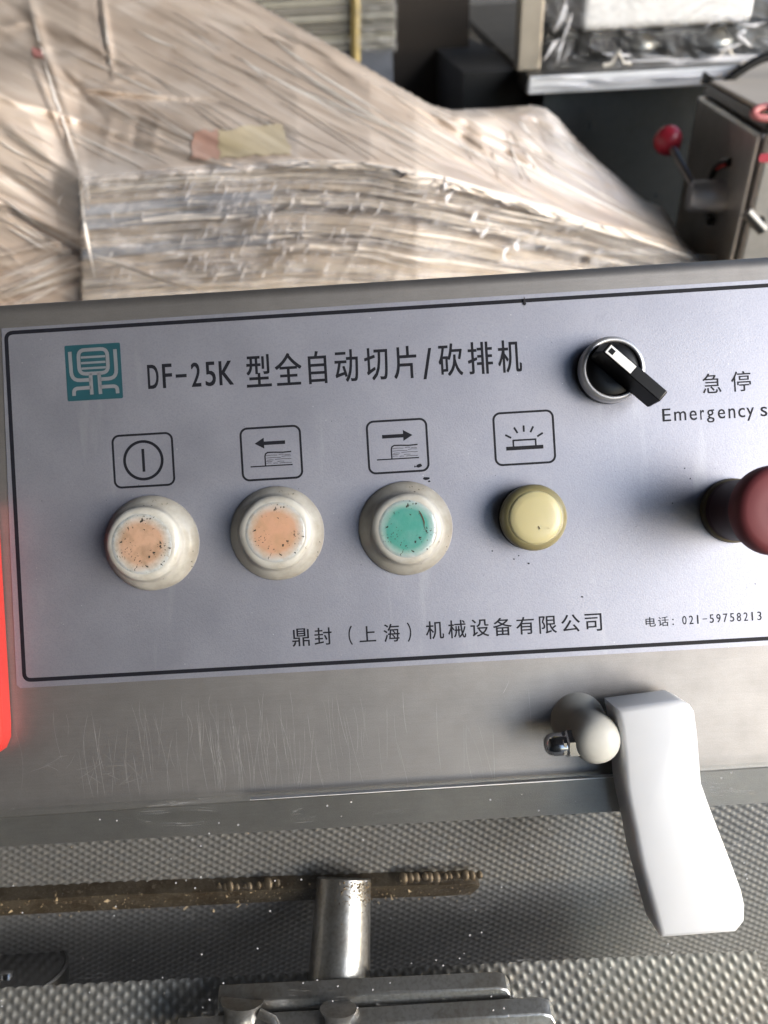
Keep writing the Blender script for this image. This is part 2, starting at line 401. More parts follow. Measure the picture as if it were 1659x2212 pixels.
mb.add(v, [(2*i, 2*i+1, 2*i+3, 2*i+2) for i in range(len(rows)-1)])
mb.build('front_sheet', M['steel_face'].m, S, smooth=25, flip=True)
mb = MB(); random.seed(8)
def scratch_line(x0, y0, x1, y1, bow, wd):
    ps = []
    for i in range(7):
        t = i/6; q = P(lerp(x0, x1, t)+bow*math.sin(t*3.14), lerp(y0, y1, t), .03); ps.append((q.x, q.y))
    n_ = len(mb.v); mb.ribbon(ps, wd, .03)
    c0 = (mb.v[n_]+mb.v[n_+7])/2; mb.v[n_] = c0.copy(); mb.v[n_+7] = c0.copy(); c1 = (mb.v[n_+6]+mb.v[n_+13])/2; mb.v[n_+6] = c1.copy(); mb.v[n_+13] = c1.copy()
for i in range(120):
    x0 = random.choice((random.gauss(560, 110), random.gauss(420, 160), random.uniform(180, 1150))); y0 = random.uniform(1492, 1620)-(x0-500)*.05; L_ = random.uniform(50, 230)
    if y0+L_ > 1735-(x0)*.04: L_ = 1735-x0*.04-y0
    if L_ < 15: continue
    scratch_line(x0, y0, x0+L_*random.gauss(.10, .08), y0+L_, random.gauss(0, 5), random.uniform(.07, .17))
scratch_line(1455, 1500, 1395, 1590, 2, .15); scratch_line(1100, 1470, 1085, 1500, 1, .12)
for i in range(16):
    x0 = random.uniform(60, 260); scratch_line(x0, random.uniform(1620, 1700), x0+random.uniform(20, 60), random.uniform(1620, 1700), 3, .09)
scr_ = mb
mb = MB(); f0 = P(-160, 1777, -1); f1 = P(2300, 1615, -1); g0 = P(-160, 1838, -7); g1 = P(2300, 1697, -7)
f0 += Vector((0, .3, 0)); f1 += Vector((0, .3, 0))
mb.add([f0, f1, g1, g0, Vector((g1.x, g1.y+1, -60)), Vector((g0.x, g0.y+1, -60))], [(0, 3, 2, 1), (3, 5, 4, 2)])
mb.build('bottom_flange', steel('flange_steel', (.42, .41, .40), .45).m, S, smooth=20)
tag(scr_.build('scratches', plain('bare_scratched_metal', (.42, .41, .40), .4, .5, .2, 200).m, S, smooth=0), kind='stuff')

# ---- silver printed label and its print
LZ = 0.35
lab = [P(4, 710), P(829, 655.5), P(1659, 604.5), P(2180, 572), P(2200, 590), P(2240, 1352), P(2225, 1366), P(1659, 1393), P(829, 1440.5), P(45, 1486), P(37, 1479), P(24, 1200)]
lab = [Vector((p.x, p.y)) for p in lab]
mb = MB(); mb.loft([[Vector((p.x, p.y, 0.05)) for p in reversed(lab)], [Vector((p.x, p.y, LZ)) for p in reversed(lab)]])
label = mb.build('printed_label', M['label'].m, S, smooth=0, flip=True)
IZ = LZ + 0.04
def bez_corner(a, c, b, n=5):
    return [a*(1-t)**2 + c*2*t*(1-t) + b*t*t for t in [i/n for i in range(n+1)]]
def V2(p): return Vector((p.x, p.y))
bc = [V2(P(14, 720)), V2(P(2172, 585)), V2(P(2205, 1348)), V2(P(54, 1469))]
pts = []
for i in range(4):
    c = bc[i]; a = c + (bc[i-1]-c).normalized()*3.2; b = c + (bc[(i+1) % 4]-c).normalized()*3.2
    pts += bez_corner(a, c, b)
# add mid points so the border follows the measured edges
MB().ribbon(pts, 1.75, IZ, True).build('border_line', M['ink'].m, label, smooth=0)

def glyph_mesh(ch, cond=1.0):
    cu = bpy.data.curves.new('g', 'FONT'); cu.body = ch; cu.resolution_u = 4
    if cond: cu.offset = cond
    ob = bpy.data.objects.new('g', cu); COL.objects.link(ob)
    dg = bpy.context.evaluated_depsgraph_get(); me = bpy.data.meshes.new_from_object(ob.evaluated_get(dg))
    vs = [(v.co.x, v.co.y) for v in me.vertices]; fs = [list(p.vertices) for p in me.polygons]
    bpy.data.objects.remove(ob); bpy.data.curves.remove(cu); bpy.data.meshes.remove(me); return vs, fs
def lettering(name, items, mat=None, off=0.0):
    """items: (char, x0, ytop, x1, ybot) in photo units on the label; the glyph's own box is fitted into it"""
    mb = MB()
    for ch, x0, y0, x1, y1 in items:
        vs, fs = glyph_mesh(ch, 0); 
        if not vs: continue
        ax = min(v[0] for v in vs); bx = max(v[0] for v in vs); ay = min(v[1] for v in vs); by = max(v[1] for v in vs)
        # local upright axes on the panel, centre of the measured box
        c = P((x0+x1)/2, (y0+y1)/2); k = D0/F; wd = (x1-x0)*k; ht = (y1-y0)*k
        # measured boxes are axis aligned to the picture: shrink for the roll
        co, si = math.cos(ROLL), math.sin(ROLL)
        det = co*co - si*si; w2 = max(0.3*wd, (wd*co - ht*si)/det); h2 = max(0.3*ht if ht > 1 else 0.3, (ht*co - wd*si)/det)
        for q_, (ox, oy) in enumerate(((-1, -.6), (1, .6), (-1, .6), (1, -.6))):      # heavier strokes: the glyph printed four times, a hair apart
            ww, hh = w2-2*off, h2-1.2*off
            mb.add([(c.x + ((vx-ax)/(bx-ax)-.5)*ww + ox*off, c.y + ((vy-ay)/max(1e-6, by-ay)-.5)*hh + oy*off, IZ+.004*q_) for vx, vy in vs], fs)
    return mb.build(name, (mat or M['ink']).m, label, smooth=0)
def line_items(chars, xs, wid, ya, yb, x_a, x_b):
    """chars centred at xs, heights from a top line (ya at x_a) and slope of the roll"""
    sl = -math.tan(ROLL)
    return [(c, x-wid/2 if not isinstance(wid, dict) else x-wid.get(c, wid['*'])/2, ya+(x-x_a)*sl, x+wid/2 if not isinstance(wid, dict) else x+wid.get(c, wid['*'])/2, yb+(x-x_a)*sl) for c, x in zip(chars, xs)]
sl = -math.tan(ROLL)
# model line
it = [('D', 318, 787.5, 345, 841), ('F', 350, 785.5, 374, 839), ('-', 380, 808, 404, 816.5), ('2', 412, 783, 436, 836.5), ('5', 442, 781, 468, 835), ('K', 472, 779, 506, 833)]
for c, x0, x1 in (('型', 530, 588), ('全', 592, 654), ('自', 664, 708), ('动', 721, 776), ('切', 785, 840), ('片', 848, 902), ('砍', 945, 1001), ('排', 1008, 1066), ('机', 1073, 1128)):
    xm = (x0+x1)/2; it.append((c, x0, 765+(xm-559)*sl*0.98, x1, 838+(xm-559)*sl*0.98))
it.append(('/', 911, 752, 935, 820))
lettering('model_lettering', it, off=0.16)
# emergency stop lettering
lettering('emergency_lettering', [('急', 1515, 806, 1558, 851), ('停', 1577, 801, 1622, 847)] +
          [(c, x0, yt, x1, yb) for c, x0, yt, x1, yb in (
            ('E', 1429, 882.5, 1449, 911), ('m', 1455, 888, 1482, 909.5), ('e', 1488, 886.5, 1505, 908.5), ('r', 1511, 885.5, 1521, 907),
            ('g', 1525, 884.5, 1543, 913.5), ('e', 1549, 883.5, 1566, 905), ('n', 1572, 882, 1588, 904), ('c', 1593, 881, 1609, 902.5), ('y', 1611, 880, 1629, 909.5),
            ('s', 1641, 878.5, 1657, 900), ('t', 1660, 872, 1669, 899), ('o', 1673, 876.5, 1691, 898.5), ('p', 1697, 875.5, 1714, 905))], off=0.045)
it = []
for c, x, wd, y0, y1 in (('鼎', 650, 40, 1356, 1397), ('封', 698, 40, 1354, 1394), ('（', 757, 11, 1351, 1393), ('上', 794, 38, 1351, 1387), ('海', 846, 37, 1346, 1387), ('）', 884, 11, 1344, 1386),
                         ('机', 939, 41, 1340, 1381), ('械', 987, 41, 1338, 1379), ('设', 1036, 42, 1336, 1376), ('备', 1085, 43, 1333, 1374), ('有', 1134, 41, 1331, 1371), ('限', 1183, 40, 1329, 1369), ('公', 1232, 43, 1326, 1366), ('司', 1281, 39, 1324, 1364)):
    it.append((c, x-wd/2, y0, x+wd/2, y1))
lettering('maker_lettering', it, off=0.07)
it = [('电', 1393, 1332, 1416, 1354), ('话', 1420, 1331, 1444, 1353), ('：', 1451, 1336, 1455, 1350)]
for i, c in enumerate('021-59758213'):
    x = 1477.5 + i*14.7; ym = 1339.5 + (x-1477)*sl
    if c == '-': it.append((c, x-5, ym-1.4, x+5, ym+1.0))
    elif c == '1': it.append((c, x-2.9, ym-9.5, x+1.4, ym+9.5))
    else: it.append((c, x-5.2, ym-9.5, x+5.2, ym+9.5))
lettering('phone_lettering', it, off=0.04)

# teal emblem
lc = P(203.5, 804); e = 12.4
def LP(x, y):      # emblem coordinates 0..375 (x right, y down) -> panel
    return Vector((lc.x + (x-187)/375*2*e, lc.y - (y-187)/375*2*e))
em = MB().poly(rrect(lc.x-e, lc.y-e, lc.x+e, lc.y+e, 0.7), IZ)
emblem = em.build('emblem', M['logo_teal'].m, label, smooth=0)
mb = MB(); wl_ = 1.6; z2 = IZ+0.03
def arcpts(ps, r=25, n=5):
    ps = [Vector(p) for p in ps]; out = [ps[0]]
    for i in range(1, len(ps)-1):
        a = ps[i] + (ps[i-1]-ps[i]).normalized()*min(r, (ps[i-1]-ps[i]).length/2); b = ps[i] + (ps[i+1]-ps[i]).normalized()*min(r, (ps[i+1]-ps[i]).length/2)
        out += bez_corner(a, ps[i], b, n)
    return out + [ps[-1]]
for ps, r in (([(33, 42), (36, 238), (164, 238)], 60), ([(338, 42), (340, 238), (222, 238)], 60), ([(164, 196), (166, 338)], 2), ([(222, 196), (224, 338)], 2),
              ([(46, 340), (47, 292), (164, 290)], 28), ([(340, 340), (338, 290), (222, 290)], 28), ([(105, 85), (270, 85)], 1), ([(105, 123), (270, 123)], 1), ([(105, 160), (270, 160)], 1)):
    mb.ribbon([LP(p.x, p.y) for p in arcpts(ps, r)], wl_*(0.62 if r == 1 else 1), z2)
ring = [(90, 35), (285, 35), (285, 196), (90, 196)]
rp = []
for i in range(4):
    c = Vector(ring[i]); a = c+(Vector(ring[i-1])-c).normalized()*45; b = c+(Vector(ring[(i+1) % 4])-c).normalized()*45; rp += bez_corner(a, c, b)
mb.ribbon([LP(p.x, p.y) for p in rp], wl_, z2, True)
lo = mb.build('emblem_lines', M['logo_line'].m, label, smooth=0); 

# pictograms in rounded frames
def icon(cx, cy, kind):
    c = P(cx, cy); W, H = 13.25, 11.55; k = 0.2066
    mb = MB(); z = IZ
    mb.ribbon([Vector(p)+V2(c) for p in rrect(-W, -H, W, H, 3.0)], 0.95, z, True)
    def rb(ps, wd): mb.ribbon([V2(c)+Vector((x, y)) for x, y in ps], wd, z)
    def po(ps): mb.poly([V2(c)+Vector((x, y)) for x, y in ps], z)
    if kind == 0:
        mb.ribbon([V2(c)+Vector((8.4*math.cos(a), 8.4*math.sin(a))) for a in [2*math.pi*i/48 for i in range(48)]], 1.25, z, True)
        rb([(0, -5.1), (0, 5.1)], 1.25)
    elif kind in (1, 2):
        s_ = 1 if kind == 1 else -1
        ox = 0 if kind == 1 else -0.3
        ps = [(-7.2, 4.6), (-3.0, 2.2), (-3.0, 3.75), (6.4, 3.75), (6.4, 5.35), (-3.0, 5.35), (-3.0, 7.1)]
        ps = [(s_*x+ox, y) for x, y in ps]; po(ps if s_ > 0 else list(reversed(ps)))
        rb([(-9.6, -5.6), (9.2, -5.6)], 0.55)
        rb([(-2.9, -5.5), (-2.9, -1.2), (-2.6, -0.2), (-1.6, 0.4), (1, 0.35), (5, 0.1), (8.9, 0.25)], 0.6)
        random.seed(3)
        for x0, y, x1 in ((-2.4, -1.0, 2.5), (3.2, -0.8, 5.5), (4.5, -1.7, 8.6), (-2.4, -2.1, 4.2), (5.8, -1.1, 8.5), (-2.2, -3.1, 0.8), (1.5, -2.9, 8.8), (2.5, -3.9, 5.5), (-2.4, -4.4, -0.2), (0.6, -4.6, 2.6), (3.4, -4.6, 8.8), (-2.5, -3.7, 0.2)):
            rb([(x0, y), ((x0+x1)/2, y+0.12), (x1, y-0.02)], 0.2)
    else:
        rb([(-8.3, -4.4), (8.3, -4.4)], 1.7)
        rb([(-5.0, -3.6), (-5.0, -0.9), (5.0, -0.9), (5.0, -3.6)], 0.75)
        for a, r0, r1 in ((90, 6.0, 9.0), (62, 6.3, 9.4), (118, 6.3, 9.4), (30, 6.9, 10.0), (150, 6.9, 10.0)):
            ca, sa = math.cos(R(a)), math.sin(R(a)); rb([(r0*ca*0.97, -3+r0*sa*0.95+0.0), (r1*ca*0.97, -3+r1*sa*0.95)], 0.85)
    return mb.build(['power_symbol', 'left_arrow_symbol', 'right_arrow_symbol', 'lamp_symbol'][kind], M['ink'].m, label, smooth=0)
icon(310.5, 994.5, 0); icon(586.5, 979, 1); icon(859, 964, 2); icon(1132, 946, 3)
# torn, lifted nick in the label's upper edge and dirt flecks on the print
mb = MB(); a, b, c, d = P(1129, 657, .7), P(1132, 640, 1.3), P(1137, 656, .7), P(1134, 660, .7)
for q in (a, c, d): q.z = LZ + 0.25
mb.add([a, b, c, d], [(0, 3, 1), (3, 2, 1)]); mb.build('lifted_nick', M['ink'].m, label, smooth=0)
mb = MB(); random.seed(5)
def fleck(px, py, r, z=IZ, stretch=1.0):
    c = P(px, py); n = 7; ph = random.random()*6
    pts_ = [(c.x + r*stretch*random.uniform(.5, 1.2)*math.cos(ph+i*6.283/n), c.y + r*random.uniform(.5, 1.2)*math.sin(ph+i*6.283/n)) for i in range(n)]
    mb.poly(pts_, z+0.02)
for px, py, r, s_ in ((905, 1006, .9, 1.8), (896, 1008, .5, 1), (921, 1034, 1.0, 1.4), (927, 1040, .6, 1), (1257, 1289, .6, 1), (1490, 1034, .35, 1), (1630, 1261, .3, 1), (1142, 1217, .5, 1.5), (1110, 1208, .4, 1), (1120, 1200, .35, 1), (1063, 1190, .4, 1), (1452, 1087, .3, 1), (1478, 1012, .3, 1), (1560, 1040, .3, 1)):
    fleck(px, py, r, IZ, s_)
for i in range(60): fleck(random.uniform(60, 1640), random.uniform(690, 1380), random.uniform(.08, .22))
tag(mb.build('dirt_flecks', M['ink'].m, label, smooth=0), kind='stuff')

# ---- rubber-booted push buttons
def push_button(bx, by, br, cx, cy, cr, capmat, lbl, rot):
    b = P(bx, by, 2); c = P(cx, cy, 13); base = Vector((b.x, b.y, LZ)); sh = (c.x-b.x, c.y-b.y)
    r0 = br*328/F; r1 = cr*317/F*1.06
    pr = [(r0*.995, 0), (r0, .7), (r0*.985, 1.5), (r0*.95, 2.2), (lerp(r0, r1, .28), 3.0), (lerp(r0, r1, .55), 4.2), (lerp(r0, r1, .82), 5.8), (lerp(r0, r1, .97), 7.8), (r1*1.01, 9.6), (r1, 11.0), (r1*.97, 11.9), (r1*.9, 12.7), (r1*.8, 13.1)]
    mb = MB(); mb.lathe(pr, shift=sh, seg=72)
    # slight dents so the old rubber is not a perfect lathe shape
    for v_ in mb.v:
        nn = noise.noise(Vector((v_.x*.09+rot, v_.y*.09, v_.z*.15))) ; f_ = 1 + 0.03*nn*min(1, v_.z/3); v_.x *= f_; v_.y *= f_
    o = mb.build('push_button', M['silicone'].m, S, loc=base, smooth=60); o['label'] = lbl
    cp = MB().lathe([(r1*.81, 0), (r1*.8, .12), (r1*.7, .32), (r1*.45, .5), (r1*.2, .56), (0, .58)], seg=64)
    cpo = cp.build('push_cap', capmat.m, o, loc=(sh[0], sh[1], 13.02), smooth=80)
    return o
push_button(327, 1173, 103, 307, 1175, 76, M['cap_orange_dirty'], 'push button with a stained orange cap under a greyed rubber boot', 0)
push_button(598, 1152, 102, 595, 1150, 75.5, M['cap_orange'], 'push button with a clean orange cap under a clear rubber boot', 3)
b3 = push_button(876.5, 1141, 102, 880, 1142.5, 73, M['cap_teal'], 'push button with a teal green cap under a clear rubber boot', 6)

# scratch on the teal cap
mb = MB(); cr_ = [P(x, y, 13.5) for x, y in ((905, 1103), (909, 1110), (913, 1119), (916, 1128), (916, 1137), (919, 1146))]
bo = Vector(b3.location)*1000
mb.v = []; n_ = len(cr_)
for k, sg in ((0, 1), (1, -1)):
    for i, q in enumerate(cr_): mb.v.append(Vector((q.x-bo.x+sg*(.32 if 0 < i < 4 else .12), q.y-bo.y, 13.62)))
for i in range(n_-1): mb.f.append([i, n_+i, n_+i+1, i+1])
mb.build('crack', plain('brown_crack', (.07, .04, .02), .6).m, b3, smooth=0)
# ---- yellow lamp
c = P(1154, 1118, 10); base = Vector((c.x, c.y, LZ))
o = MB().lathe([(14.2, 0), (14.4, .4), (14.3, 4.4), (13.2, 4.6)], seg=64).build('indicator_lamp', M['black_rubber'].m, S, loc=base, smooth=40)
o['label'] = 'round yellow indicator lamp in a black collar'
MB().lathe([(13.6, 4.3), (14.3, 4.9), (14.45, 8.8), (14.1, 10.0), (13.3, 11.1), (12.3, 11.9), (11.7, 12.2)], seg=72).build('lens_rim', M['lamp_rim'].m, o, smooth=50)
MB().lathe([(11.6, 12.0), (11.2, 12.7), (10.6, 13.2), (8, 13.8), (4, 14.1), (0, 14.2)], seg=72).build('lens', M['lamp_face'].m, o, smooth=60)
mb = MB()
for px, py, l in ((1117, 1080, .5), (1165, 1140, .7), (1186, 1141, .3), (1104, 1098, .3)):
    q = P(px, py, 14.3)-Vector((c.x, c.y, 0)); mb.add([(q.x-l*.3, q.y+l, 14.12), (q.x+l*.5, q.y-l, 14.12), (q.x+l*.2, q.y-l*1.1, 14.5), (q.x-l*.6, q.y+l*.8, 14.5)], [(0, 1, 2, 3)])
tag(mb.build('dirt_flecks', M['ink'].m, o, smooth=0), kind='stuff')

# ---- selector switch
c = P(1325, 796, 9); base = Vector((c.x, c.y, LZ))
o = MB().lathe([(14.1, 0), (14.3, .3), (14.2, 3.4), (13.2, 3.7)], seg=72).build('selector_switch', M['black_plastic'].m, S, loc=base, smooth=40)
o['label'] = 'black rotary selector switch with a satin silver bezel, turned to lower right'
MB().lathe([(13.5, 3.3), (14.35, 3.7), (14.45, 6.4), (14.1, 7.9), (13.5, 8.8), (12.7, 9.25), (12.1, 9.1), (11.8, 8.4), (11.8, 6.0)], seg=96).build('bezel', M['bezel'].m, o, smooth=60)
MB().lathe([(11.75, 5.8), (11.7, 7.6), (11.2, 8.1), (6, 8.3), (0, 8.35)], seg=72).build('dial', M['black_plastic'].m, o, smooth=50)
HT = 21.0
t0 = (P(1316, 743, HT) + P(1303, 757, HT))/2 - base; t1 = (P(1442, 849, HT) + P(1427, 866, HT))/2 - base
dr = (t1-t0); dr.z = 0; L_ = dr.length; dr.normalize(); nr = Vector((-dr.y, dr.x, 0)); t0.z = 0
def sect(s_, wt, wb, zb, zt): return [t0+dr*s_+nr*wb+Vector((0, 0, zb)), t0+dr*s_-nr*wb+Vector((0, 0, zb)), t0+dr*s_-nr*wt+Vector((0, 0, zt)), t0+dr*s_+nr*wt+Vector((0, 0, zt))]
MB().loft([sect(-1.6, 2.2, 3.7, 8.2, 14), sect(0.0, 2.5, 4.1, 8.2, HT), sect(L_-.7, 2.6, 4.1, 9.6, HT), sect(L_, 2.3, 3.6, 10.4, HT-.8)]).build('lever', M['black_plastic'].m, o, smooth=20, bevel=.35)
LL = 14.8
MB().loft([sect(.9, 2.0, 2.0, HT-.3, HT+.12), sect(LL, 2.0, 2.0, HT-.3, HT+.12)]).build('pointer_insert', M['white_insert'].m, o, smooth=0, bevel=.08)
MB().loft([sect(1.7, 1.1, 1.1, HT+.1, HT+.2), sect(4.1, 1.1, 1.1, HT+.1, HT+.2)]).build('insert_window', M['black_plastic'].m, o, smooth=0)
mb = MB(); mb.add([t0+dr*0.2+nr*2.45+Vector((0, 0, HT+.02)), t0+dr*(LL+4)+nr*2.45+Vector((0, 0, HT+.02)), t0+dr*(LL+4)+nr*2.2+Vector((0, 0, HT+.02)), t0+dr*0.2+nr*2.2+Vector((0, 0, HT+.02))], [(0, 1, 2, 3)])

# ---- emergency stop
c = P(1587, 1103, 3); base = Vector((c.x, c.y, LZ))
o = MB().lathe([(14.3, 0), (14.4, .5), (14.2, 3.2), (13.6, 3.8), (13.0, 3.9)], seg=64).build('emergency_stop', M['olive'].m, S, loc=base, smooth=40)
o['label'] = 'dull red mushroom emergency stop button on a dark mauve stem'
MB().lathe([(13.3, 3.5), (13.4, 4.0), (13.3, 6), (13.2, 7), (13.4, 7.6), (13.3, 22), (14.2, 27), (15.4, 30), (15.6, 33.5)], seg=64).build('stem', M['mauve'].m, o, smooth=40)
MB().lathe([(15.5, 33.2), (17.4, 33.6), (18.0, 35), (18.1, 39), (17.7, 41), (16.7, 42.6), (14.5, 43.6), (10, 44.2), (0, 44.4)], seg=72).build('mushroom_head', M['red_matte'].m, o, smooth=50)
MB().lathe([(6.1, 44.2), (6.1, 44.75), (5.2, 44.85), (5.1, 44.6)], seg=40).build('centre_ring', M['white_insert'].m, o, smooth=40)
MB().lathe([(5.1, 44.2), (5.1, 44.65), (0, 44.7)], seg=40).build('centre_disc', M['grey_disc'].m, o, smooth=40)

# ---- clear guard, its white handle and cream hinge knob
GZ0, GZ1 = 2.2, 5.2
q0, q1 = P(-160, 1764, GZ1), P(2300, 1611, GZ1); b0, b1 = P(-300, 3300, GZ1), P(2500, 3100, GZ1)
mb = MB(); pts_ = [q0, q1, b1, b0]
mb.loft([[Vector((p.x, p.y, GZ0)) for p in reversed(pts_)], [Vector((p.x, p.y, GZ1)) for p in reversed(pts_)]])
guard = mb.build('clear_guard', M['acrylic'].m, S, smooth=0); guard['label'] = 'clear acrylic guard sheet, dusty and lightly scratched'
mb = MB(); e0, e1 = P(540, 1728, GZ1), P(1328, 1679.5, GZ1)
mb.loft([[Vector((p.x, p.y+dy, z)) for p, dy in ((e0, -.02), (e1, -.02), (e1, .55), (e0, .1))] for z in (GZ0, GZ1+.15)])
mb.build('cut_edge_highlight', M['acrylic_edge'].m, guard, smooth=0)  # pale strip carries the sheet edge's highlight in its own colour
HF = 24.0; HB = 5.3
out = [(1347, 1526), (1470, 1515), (1492, 1523), (1503, 1538), (1509, 1583), (1515, 1643), (1519, 1693), (1545, 1768), (1580, 1858), (1604, 1923), (1612, 1958), (1611, 1993), (1592, 2017), (1419, 2030.5), (1399, 1968), (1374, 1873), (1351, 1783), (1337, 1728), (1335, 1690), (1340, 1600), (1343, 1545)]
out = [(1333, 1531), (1470, 1513), (1494, 1524), (1503, 1538), (1509, 1583), (1514, 1643), (1518, 1693), (1530, 1728), (1545, 1768), (1580, 1858), (1604, 1923), (1612, 1958), (1611, 1993), (1592, 2017), (1430, 2029), (1410, 1958), (1385, 1868), (1372, 1800), (1359, 1740), (1352, 1700), (1347, 1630), (1340, 1570)]
front = [P(x, y, HF) for x, y in out]
fx = [Vector((p.x, p.y)) for p in front]; nfx = len(fx)
def inset(ps, d):
    r_ = []
    for i in range(len(ps)):
        a, b, c_ = ps[i-1], ps[i], ps[(i+1) % len(ps)]; n0 = Vector(((b-a).y, -(b-a).x)).normalized(); n1 = Vector(((c_-b).y, -(c_-b).x)).normalized()
        m_ = (n0+n1).normalized(); r_.append(b + m_*(d/max(.5, m_.dot(n1))))
    return r_
loops = []
for dz, ins in ((HB, .6), (HB+.5, .0), (HF-2.6, 0), (HF-1.3, .35), (HF-.45, 1.1), (HF, 2.3)):
    ps = inset(fx, ins); loops.append([Vector((p.x, p.y, dz)) for p in ps])
MB().loft(loops).build('lift_handle', M['nylon_white'].m, guard, smooth=35, flip=True)
kb = P(1256, 1563, 6); kf = P(1291, 1600, 22)
mb = MB(); loops = []
prk = [(11.8, -6), (12.3, -3), (12.2, 0), (11.4, 3), (10.2, 5.6), (9.4, 8), (9.3, 10), (9.8, 12.5), (10.4, 15.5), (10.5, 18), (10.1, 20.5), (9.2, 22.8), (7.6, 24.7), (5.2, 25.9), (2.5, 26.4), (0, 26.5)]
dk = Vector(((kf.x-kb.x), (kf.y-kb.y)))
for r_, h_ in prk:
    t = max(0, min(1, (h_)/18)); cx_, cy_ = kb.x + dk.x*t, kb.y + dk.y*t
    loops.append([Vector((cx_+max(r_, .01)*math.cos(u), cy_+max(r_, .01)*math.sin(u), h_)) for u in [2*math.pi*i/56 for i in range(56)]])
knob = MB().loft([l for l in loops if l[0].z >= 0] ).build('hinge_knob', M['nylon_cream'].m, S, smooth=70); knob['label'] = 'rounded cream nylon hinge knob'
nx = P(1240, 1605, 17)
hexp = lambda r_, x: [Vector((x, nx.y+r_*math.cos(R(60*i+10)), nx.z+r_*math.sin(R(60*i+10)))) for i in range(6)]
MB().loft([hexp(5.4, nx.x+1.5), hexp(6.1, nx.x+1.0), hexp(6.1, nx.x-3.1), hexp(5.3, nx.x-3.8)]).build('hex_nut', M['steel_bright'].m, knob, smooth=20)
MB().loft([hexp(5.0, nx.x-3.9), hexp(5.4, nx.x-4.2), hexp(5.4, nx.x-5.4), hexp(4.8, nx.x-5.9)]).build('lock_nut', M['steel_bright'].m, knob, smooth=20)
MB().lathe([(4.7, 3.3), (4.8, 6.5), (4.7, 9.0), (4.1, 11.0), (2.6, 12.4), (0, 12.9)], c=nx, axis=(-1, 0, 0), seg=32).build('acorn_cap', M['steel_bright'].m, knob, smooth=40)

# ---- embossed plates below
def emboss(name, c00, c10, c01, c11, nu, nv, pitch, amp, mat, ell=(1, 1), rowk=1.0):
    W_ = (c10-c00).length; H_ = (c01-c00).length; nrm = (c10-c00).cross(c01-c00).normalized()
    if nrm.z < 0: nrm = -nrm
    mb = MB()
    for j in range(nv+1):
        for i in range(nu+1):
            s_, t = i/nu, j/nv
            p = lerp(lerp(c00, c10, s_), lerp(c01, c11, s_), t)
            X = s_*W_; Y = t*H_; best = 9
            rp_ = pitch*rowk*0.5; r0_ = round(Y/rp_)
            for rr in (r0_-1, r0_, r0_+1):
                ox = (pitch/2 if rr % 2 else 0); cx_ = round((X-ox)/pitch)*pitch+ox
                d_ = math.hypot((X-cx_)/ell[0], (Y-rr*rp_)/ell[1]); best = min(best, d_)
            q_ = max(0, 1-best/(pitch*.40)); hh = amp*(q_*q_*(3-2*q_))
            mb.v.append(p + nrm*hh)
    for j in range(nv):
        for i in range(nu):
            a = j*(nu+1)+i; mb.f.append([a, a+1, a+nu+2, a+nu+1])
    return mb.build(name, mat.m, S, smooth=0 if False else 180)
A0, A1 = P(-260, 1818, -44), P(1790, 1694, -44)
B0 = P(-260, 2262, -150); B1 = P(1688, 2134, -150)
back = emboss('embossed_back_plate', A0, A1, B0, B1, 700, 280, 6.0, .95, M['emboss'], (1, 1))
T0, T1 = P(-200, 2142, -44), P(1632, 2052, -44)
U0, U1 = P(-260, 2460, -62), P(1755, 2440, -62)
front_pl = emboss('embossed_front_plate', T0, T1, U0, U1, 600, 130, 6.9, 1.1, M['emboss_near'], (.75, 1.25), 1.25)
# dark cheek plate closing the chute on the left and the dark tray under it
mb = MB(); a, b = P(-330, 1815, -40), P(-330, 2500, -40)
mb.loft([[Vector((a.x-3, a.y+20, -230)), Vector((a.x, a.y+20, -230)), Vector((b.x, b.y, -230)), Vector((b.x-3, b.y, -230))], [Vector((a.x-3, a.y+20, -2)), Vector((a.x, a.y+20, -2)), Vector((b.x, b.y, -2)), Vector((b.x-3, b.y, -2))]])
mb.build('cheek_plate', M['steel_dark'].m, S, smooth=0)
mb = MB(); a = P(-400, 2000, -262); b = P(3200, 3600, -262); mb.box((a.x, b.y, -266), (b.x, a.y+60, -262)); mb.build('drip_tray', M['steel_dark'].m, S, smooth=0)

# welded scraper bar, lying across the back plate
def on_back(px, py, lift=0):
    """where the ray meets the back plate, lifted"""
    n_ = (A1-A0).cross(B0-A0).normalized(); n_ = n_ if n_.z > 0 else -n_
    a = P(px, py, 0); cam_ = Vector((0, 0, D0)); d_ = a-cam_; t = (A0+n_*lift-cam_).dot(n_)/d_.dot(n_); return cam_+d_*t, n_
bar_t = [(-240, 1938), (250, 1912), (650, 1899), (830, 1893), (1020, 1888), (1036, 1893), (1030, 1922), (1014, 1944), (830, 1950), (650, 1955), (250, 1978), (-240, 2004)]
tp = [on_back(x, y+(21 if i < 6 else 0), 8)[0] for i, (x, y) in enumerate(bar_t)]; nb_ = on_back(0, 1900)[1]
mid = [lerp(tp[i], tp[11-i], .72) for i in range(6)]
loopsT = [tp[i] for i in range(6)] + [p - nb_*6.0*1 for p in []]
mb = MB()
lowr = [tp[11-i] - nb_*4.0 for i in range(6)]; midr = [lerp(tp[i], tp[11-i], .7) for i in range(6)]
upr = [tp[i] for i in range(6)]; upb = [p-nb_*7.9 for p in upr]; lowb = [p-nb_*3.9 for p in lowr]
vv = upb+upr+midr+lowr+lowb; fs = []
for k in range(4):
    for i in range(5): fs.append([k*6+i, k*6+i+1, (k+1)*6+i+1, (k+1)*6+i])
fs.append([5, 11, 17, 23, 29][::-1])
mb.add(vv, fs); bar = mb.build('scraper_bar', M['grime'].m, S, smooth=30)
random.seed(11)
